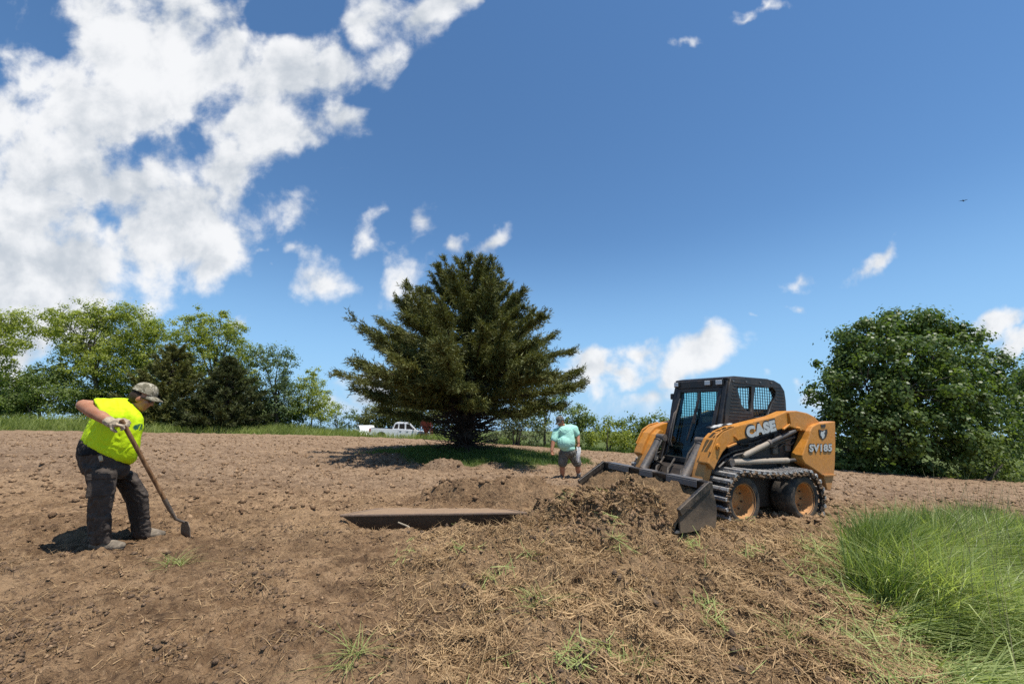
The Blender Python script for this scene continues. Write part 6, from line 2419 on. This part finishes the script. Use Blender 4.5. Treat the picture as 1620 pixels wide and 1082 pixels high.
# ------------------------------------------------------------------ grass, straw, clods
def blades(name, base, height, width, lean, curl, mat, tint, segs=3, kind='stuff', parent=None):
    """curved tapering blades. lean = horizontal vector (share of height), curl = how much the tip bows over"""
    n = len(base)
    d = unit(np.concatenate([lean, np.zeros((n, 1))], 1) + 1e-6)
    r = RNG.random(n) * 6.283
    sd = np.stack([np.cos(r), np.sin(r), np.zeros(n)], 1)
    V = np.empty((n, segs * 2 + 1, 3))
    lm = np.hypot(lean[:, 0], lean[:, 1])
    for k in range(segs + 1):
        u = k / segs
        hor = (lm * (u + curl * u * u))[:, None] * height[:, None]
        ver = height * (u - 0.33 * curl * np.clip(lm, 0, 2.2) * u * u)
        c = base + d * hor
        c[:, 2] = base[:, 2] + ver
        if k < segs:
            w = (width * (1 - 0.75 * u))[:, None] * 0.5
            V[:, 2 * k] = c - sd * w
            V[:, 2 * k + 1] = c + sd * w
        else:
            V[:, 2 * segs] = c
    off = np.arange(n)[:, None] * (2 * segs + 1)
    q = [off + np.array([[2 * k, 2 * k + 1, 2 * k + 3, 2 * k + 2]]) for k in range(segs - 1)]
    t = off + np.array([[2 * segs - 2, 2 * segs - 1, 2 * segs]])
    faces = ([np.concatenate(q)] if q else []) + [t]
    me = mesh_np(name, V.reshape(-1, 3), faces)
    vattr(me, 'tint', np.repeat(tint, 2 * segs + 1))
    o = link(name, me, mat, parent)
    if kind:
        o['kind'] = kind
    return o


def scatter(n, x0, x1, y0, y1, dens):
    """n points in a rectangle kept with the odds given by dens(x, y)"""
    xs, ys = [], []
    got = 0
    for _ in range(40):
        x = RNG.uniform(x0, x1, n)
        y = RNG.uniform(y0, y1, n)
        k = RNG.random(n) < dens(x, y)
        xs.append(x[k])
        ys.append(y[k])
        got += k.sum()
        if got >= n:
            break
    return np.concatenate(xs)[:n], np.concatenate(ys)[:n]


def fanscatter(n, r0, r1, a0, a1, dens, p=1.0):
    """the same in a fan about where one stands: even over log distance when p = 0"""
    out = []
    got = 0
    for _ in range(40):
        u = RNG.random(n)
        r = np.exp(np.log(r0) + u * (np.log(r1) - np.log(r0))) if p == 0 else (r0 ** p + u * (r1 ** p - r0 ** p)) ** (1 / p)
        a = RNG.uniform(a0, a1, n)
        x, y = r * np.sin(a), r * np.cos(a)
        k = RNG.random(n) < dens(x, y)
        out.append(np.stack([x[k], y[k]], 1))
        got += k.sum()
        if got >= n:
            break
    o = np.concatenate(out)[:n]
    return o[:, 0], o[:, 1]


M_GRASS = leafy('tall_green_grass', (0.135, 0.195, 0.045), (0.52, 0.56, 0.24), 0.38, 0.4)
M_GRASS_B = leafy('hilltop_grass', (0.12, 0.165, 0.038), (0.36, 0.40, 0.125), 0.35, 0.6)
M_GRASS_D = leafy('dark_green_grass', (0.050, 0.095, 0.018), (0.13, 0.18, 0.045), 0.35, 0.6)  # a darker green than the hilltop grass
M_STRAW = leafy('dead_grass', (0.17, 0.098, 0.045), (0.56, 0.385, 0.20), 0.2, 0.75, (1.0, 0.95, 0.7))
M_FRESH = leafy('cut_green_grass', (0.20, 0.25, 0.07), (0.42, 0.45, 0.17), 0.3, 0.6)
M_SEED = leafy('seed_heads', (0.20, 0.17, 0.08), (0.42, 0.36, 0.19), 0.2, 0.8, (1, 1, .8))

# tall grass at the right
def gd(x, y):
    return sstep(pdist(GRASS_POLY, x, y) + 0.22 * fbm(x * 1.7, y * 1.7, 3, 61), 0.02, -0.25) * (0.25 + 0.75 * sstep(fbm(x * 2.3, y * 2.3, 2, 62), -0.3, 0.3))


gx, gy = scatter(46000, 1.9, 7.2, 1.2, 6.4, gd)
n = len(gx)
edge = sstep(pdist(GRASS_POLY, gx, gy), 0.05, -0.40)
hgt = (0.17 + 0.36 * edge * (0.65 + 0.5 * fbm(gx * 0.9, gy * 0.9, 2, 64))) * (0.55 + 0.75 * RNG.random(n))
lx = -0.10 + 0.70 * fbm(gx * 0.9, gy * 0.9, 2, 65) + RNG.normal(size=n) * 0.34 + 0.9 * sstep(gy, 3.9, 2.7)
ly = -0.30 + 0.5 * fbm(gx * 0.7 + 5, gy * 0.7, 2, 66) + RNG.normal(size=n) * 0.40 - 0.25 * sstep(gy, 4.2, 3.0)
base = np.stack([gx, gy, H(gx, gy) - 0.02], 1)
tall_grass = blades('tall_grass', base, hgt, 0.008 + 0.007 * RNG.random(n), np.stack([lx, ly], 1), 0.9, M_GRASS, np.clip(0.45 + 0.5 * fbm(gx * 1.3, gy * 1.3, 2, 67) + RNG.normal(size=n) * 0.22, 0, 1), 3)
# stiff dark tufts where the mower turned, along the left and upper border of the tall grass
ex, ey = scatter(4200, 2.6, 6.4, 3.4, 6.2, lambda x, y: sstep(np.abs(pdist(GRASS_POLY, x, y) + 0.26), 0.26, 0.05) * sstep(fbm(x * 2.0, y * 2.0, 2, 68), -0.2, 0.25))
n = len(ex)
blades('edge_grass', np.stack([ex, ey, H(ex, ey) - 0.02], 1), (0.26 + 0.28 * RNG.random(n)), 0.009 + 0.006 * RNG.random(n), RNG.normal(size=(n, 2)) * 0.22 + np.array([0.12, -0.05]), 0.8, M_GRASS, np.clip(0.15 + RNG.normal(size=n) * 0.2, 0, 1), 3)
# thin flowering stems standing over it
sx, sy = scatter(420, 2.4, 7.2, 1.6, 6.2, lambda x, y: sstep(pdist(GRASS_POLY, x, y), -0.1, -0.5) * (0.25 + 0.75 * sstep(y, 4.4, 5.3)))
n = len(sx)
base = np.stack([sx, sy, H(sx, sy)], 1)
blades('seed_stems', base, 0.55 + 0.40 * RNG.random(n), np.full(n, 0.006), RNG.normal(size=(n, 2)) * 0.12 + np.array([0.05, 0]), 0.5, M_SEED, RNG.random(n), 4)
# the uncut strip on the hilltop
def bd(x, y):
    o = edge_off(x, y)
    return sstep(o + 0.5 * fbm(x * 0.6, y * 0.6, 2, 15), 0.0, 0.5) * sstep(o, 9, 4)


bx, by = fanscatter(20000, 15, 46, -1.08, 0.02, bd, 1.0)
n = len(bx)
base = np.stack([bx, by, H(bx, by) - 0.03], 1)
blades('hilltop_grass', base, (0.40 + 0.40 * RNG.random(n)) * (0.85 + 0.35 * fbm(bx * 0.5, by * 0.5, 2, 81)), 0.022 + 0.02 * RNG.random(n), RNG.normal(size=(n, 2)) * 0.28 + np.array([0.1, 0]), 0.7, M_GRASS_B, np.clip(0.5 + 0.4 * fbm(bx * 0.35, by * 0.35, 2, 83) + RNG.normal(size=n) * 0.2, 0, 1), 3)
bx, by = fanscatter(7000, 14, 34, 0.02, 1.05, bd, 1.0)
n = len(bx)
base = np.stack([bx, by, H(bx, by) - 0.03], 1)
blades('field_edge_grass', base, 0.15 + 0.2 * RNG.random(n), 0.02 + 0.02 * RNG.random(n), RNG.normal(size=(n, 2)) * 0.3, 0.7, M_GRASS_D, RNG.random(n), 3)
# grass left under the cedar
ix, iy = scatter(13000, TREE[0] - 6, TREE[0] + 6, TREE[1] - 5, TREE[1] + 4.5, lambda x, y: m_island(x, y))
n = len(ix)
base = np.stack([ix, iy, H(ix, iy) - 0.02], 1)
blades('cedar_grass', base, 0.10 + 0.16 * RNG.random(n), 0.014 + 0.01 * RNG.random(n), RNG.normal(size=(n, 2)) * 0.35, 0.7, M_GRASS_D, RNG.random(n), 3)


# torn dead grass lying over the soil
def straw_obj(name, n, dens, r0, r1, a0, a1, lmin, lmax, wid, mat, up=0.25, p=1.0):
    x, y = fanscatter(n, r0, r1, a0, a1, dens, p)
    n = len(x)
    a = RNG.random(n) * 6.283 * 0.5 + 0.5 * (0.4 + RNG.normal(size=n) * 0.8)
    ln = lmin + (lmax - lmin) * RNG.random(n) ** 1.8
    tilt = np.abs(RNG.normal(size=n)) * up - 0.06
    d = np.stack([np.cos(a), np.sin(a), np.zeros(n)], 1)
    sd = np.stack([-np.sin(a), np.cos(a), RNG.normal(size=n) * 0.5], 1)
    bend = RNG.normal(size=n) * 0.25
    V = np.empty((n, 6, 3))
    zb = H(x, y) + 0.004
    w = wid * (0.6 + 0.8 * RNG.random(n))
    for k, u in enumerate((-0.5, 0.0, 0.5)):
        cx = x + d[:, 0] * ln * u - d[:, 1] * bend * ln * (0.25 - u * u)
        cy = y + d[:, 1] * ln * u + d[:, 0] * bend * ln * (0.25 - u * u)
        zz = np.maximum(H(cx, cy) + 0.003, zb + np.tan(np.clip(tilt, -.1, 1.2)) * ln * (u + 0.5) * 0.55)
        c = np.stack([cx, cy, zz + 0.006 * RNG.random(n)], 1)
        wk = (w * (1.0, 0.9, 0.35)[k])[:, None] * 0.5
        V[:, 2 * k] = c - sd * wk
        V[:, 2 * k + 1] = c + sd * wk
    off = np.arange(n)[:, None] * 6
    F = np.concatenate([off + np.array([[0, 1, 3, 2]]), off + np.array([[2, 3, 5, 4]])])
    me = mesh_np(name, V.reshape(-1, 3), F)
    t = np.clip(0.45 + 0.25 * fbm(x * 1.4, y * 1.4, 3, 87) + RNG.normal(size=n) * 0.27, 0, 1)
    vattr(me, 'tint', np.repeat(t, 6))
    o = link(name, me, mat)
    o['kind'] = 'stuff'
    return o


straw_obj('straw', 58000, lambda x, y: m_thatch(x, y) * (0.10 + 0.90 * sstep(fbm(x * 1.9, y * 1.9, 3, 88), -0.2, 0.35)) * sstep(pdist(GRASS_POLY, x, y), -0.5, 0.1), 1.9, 6.4, -0.55, 0.95, 0.03, 0.15, 0.0048, M_STRAW, 0.30)
straw_obj('loose_straw', 9000, lambda x, y: 0.25 + 0.75 * sstep(fbm(x * 1.2, y * 1.2, 3, 89), -0.1, 0.4), 1.9, 9.0, -1.0, 1.0, 0.02, 0.11, 0.0036, M_STRAW, 0.35)
straw_obj('cut_green_grass', 2600, lambda x, y: sstep(fbm(x * 2.4, y * 2.4, 2, 90), 0.42, 0.62) * m_thatch(x, y) + 0.9 * sstep(np.abs(pdist(GRASS_POLY, x, y) - 0.05), 0.4, 0.1), 1.9, 6.0, -0.5, 0.95, 0.08, 0.26, 0.006, M_FRESH, 0.4)


# clods
def clods(name, n, dens, r0, r1, a0, a1, s0, s1, mat, p=1.0, sink=0.25):
    x, y = fanscatter(n, r0, r1, a0, a1, dens, p)
    n = len(x)
    s = s0 + (s1 - s0) * RNG.random(n) ** 3.0
    z = H(x, y) + s * (0.5 - sink)
    T = np.array([[1, 0, 0], [0.31, 0.95, 0], [-0.81, 0.59, 0], [-0.81, -0.59, 0], [0.31, -0.95, 0], [0.1, 0.1, 0.85], [0, 0, -0.6]])
    F0 = np.array([[0, 1, 5], [1, 2, 5], [2, 3, 5], [3, 4, 5], [4, 0, 5], [1, 0, 6], [2, 1, 6], [3, 2, 6], [4, 3, 6], [0, 4, 6]])
    V = T[None] * s[:, None, None] * (0.6 + 0.8 * RNG.random((n, 7, 1)))
    a = RNG.random(n) * 6.283
    ca, sa = np.cos(a)[:, None], np.sin(a)[:, None]
    X = V[..., 0] * ca - V[..., 1] * sa
    Y = V[..., 0] * sa + V[..., 1] * ca
    V = np.stack([X + x[:, None], Y + y[:, None], V[..., 2] + z[:, None]], 2)
    F = (np.arange(n)[:, None, None] * 7 + F0[None]).reshape(-1, 3)
    me = mesh_np(name, V.reshape(-1, 3), F)
    vattr(me, 'moist', np.repeat(np.clip(m_moist(x, y) + RNG.normal(size=n) * 0.15, 0, 1), 7))
    o = link(name, me, mat)
    o['kind'] = 'stuff'
    return o


def clod_material():
    m, g = new_mat('soil_clods')
    pos = g.n('ShaderNodeNewGeometry').outputs['Position']
    a3 = g.n('ShaderNodeAttribute', attribute_name='moist').outputs['Fac']
    n1 = g.noise(pos, 12.0, 5, 0.65)
    n2 = g.noise(pos, 70.0, 4, 0.6)
    dry = g.mix(g.smooth(n1, 0.34, 0.66), (0.17, 0.102, 0.058, 1), (0.40, 0.265, 0.155, 1))
    wet = g.mix(g.smooth(n1, 0.35, 0.65), (0.09, 0.054, 0.031, 1), (0.19, 0.115, 0.063, 1))
    c = g.mix(a3, dry, wet)
    out_surface(m, g, principled(g, c, 0.95, 0, bump(g, n2, 0.9, 0.02), 0.1))
    return m


M_CLOD = clod_material()
M_SOD = dusty('dark_sod', (0.105, 0.068, 0.042), 0.95, 0, (0.20, 0.135, 0.08), 0.55, 16.0, 0.8)
nog = lambda x, y: sstep(pdist(GRASS_POLY, x, y), -0.2, 0.2)
clods('soil_crumbs', 15000, lambda x, y: nog(x, y) * (0.25 + 0.75 * sstep(fbm(x * 1.3, y * 1.3, 3, 93), -0.2, 0.45)), 1.9, 8.0, -1.02, 1.0, 0.004, 0.019, M_CLOD, 1.0, 0.42)
clods('field_clods', 17000, lambda x, y: sstep(edge_off(x, y), 0.0, -0.6) * (1 - m_island(x, y)) * (0.3 + 0.7 * sstep(fbm(x * 0.7, y * 0.7, 3, 94), -0.3, 0.4)), 6.5, 34, -1.02, 1.02, 0.016, 0.062, M_CLOD, 1.0, 0.35)
clods('pile_clods', 2600, lambda x, y: m_pile(x, y), 4.0, 6.6, 0.0, 0.42, 0.010, 0.042, M_CLOD, 1.0, 0.3)

clods('sod_clumps', 1300, lambda x, y: m_thatch(x, y) * nog(x, y) * sstep(fbm(x * 1.7, y * 1.7, 3, 97), 0.0, 0.4), 1.9, 5.6, -0.5, 0.95, 0.008, 0.036, M_SOD, 1.0, 0.5)
sx, sy = fanscatter(4200, 1.9, 5.6, -0.5, 0.95, lambda x, y: m_thatch(x, y) * nog(x, y) * sstep(fbm(x * 2.6, y * 2.6, 2, 98), 0.30, 0.5))
n = len(sx)
blades('dead_tufts', np.stack([sx, sy, H(sx, sy) - 0.01], 1), 0.06 + 0.10 * RNG.random(n), 0.005 + 0.003 * RNG.random(n), RNG.normal(size=(n, 2)) * 0.9 + np.array([0.3, -0.3]), 0.9, M_STRAW, np.clip(0.4 + RNG.normal(size=n) * 0.3, 0, 1), 3)
tx_, ty_ = [], []
for (px, py, Y) in ((280, 893, 4.0), (850, 960, 3.35), (560, 1040, 2.75), (1010, 1055, 2.7), (1245, 1000, 3.0)):
    c = at(px, py, Y)
    k = 70
    tx_.append(c[0] + RNG.normal(size=k) * 0.045)
    ty_.append(c[1] + RNG.normal(size=k) * 0.045)
tx_, ty_ = np.concatenate(tx_), np.concatenate(ty_)
n = len(tx_)
blades('green_tufts', np.stack([tx_, ty_, H(tx_, ty_) - 0.01], 1), 0.05 + 0.10 * RNG.random(n), 0.005 + 0.002 * RNG.random(n), RNG.normal(size=(n, 2)) * 0.9, 0.9, M_FRESH, np.clip(0.3 + RNG.normal(size=n) * 0.3, 0, 1), 3)

M_SODL = dusty('damp_soil', (0.135, 0.082, 0.045), 0.95, 0, (0.26, 0.165, 0.095), 0.7, 14.0, 0.8)
clods('dark_clumps', 2600, lambda x, y: (1 - m_thatch(x, y)) * sstep(y, 5.8, 4.2) * nog(x, y) * sstep(fbm(x * 1.5, y * 1.5, 3, 103), 0.05, 0.45), 1.9, 6.0, -1.0, 0.3, 0.005, 0.024, M_SODL, 1.0, 0.5)
sx, sy = fanscatter(2600, 1.9, 6.0, -1.0, 0.3, lambda x, y: (1 - m_thatch(x, y)) * nog(x, y) * sstep(fbm(x * 1.5, y * 1.5, 3, 103), 0.12, 0.45))
n = len(sx)
blades('root_wisps', np.stack([sx, sy, H(sx, sy) - 0.005], 1), 0.025 + 0.06 * RNG.random(n), 0.0035 + 0.002 * RNG.random(n), RNG.normal(size=(n, 2)) * 1.2, 0.9, M_STRAW, np.clip(0.35 + RNG.normal(size=n) * 0.3, 0, 1), 2)
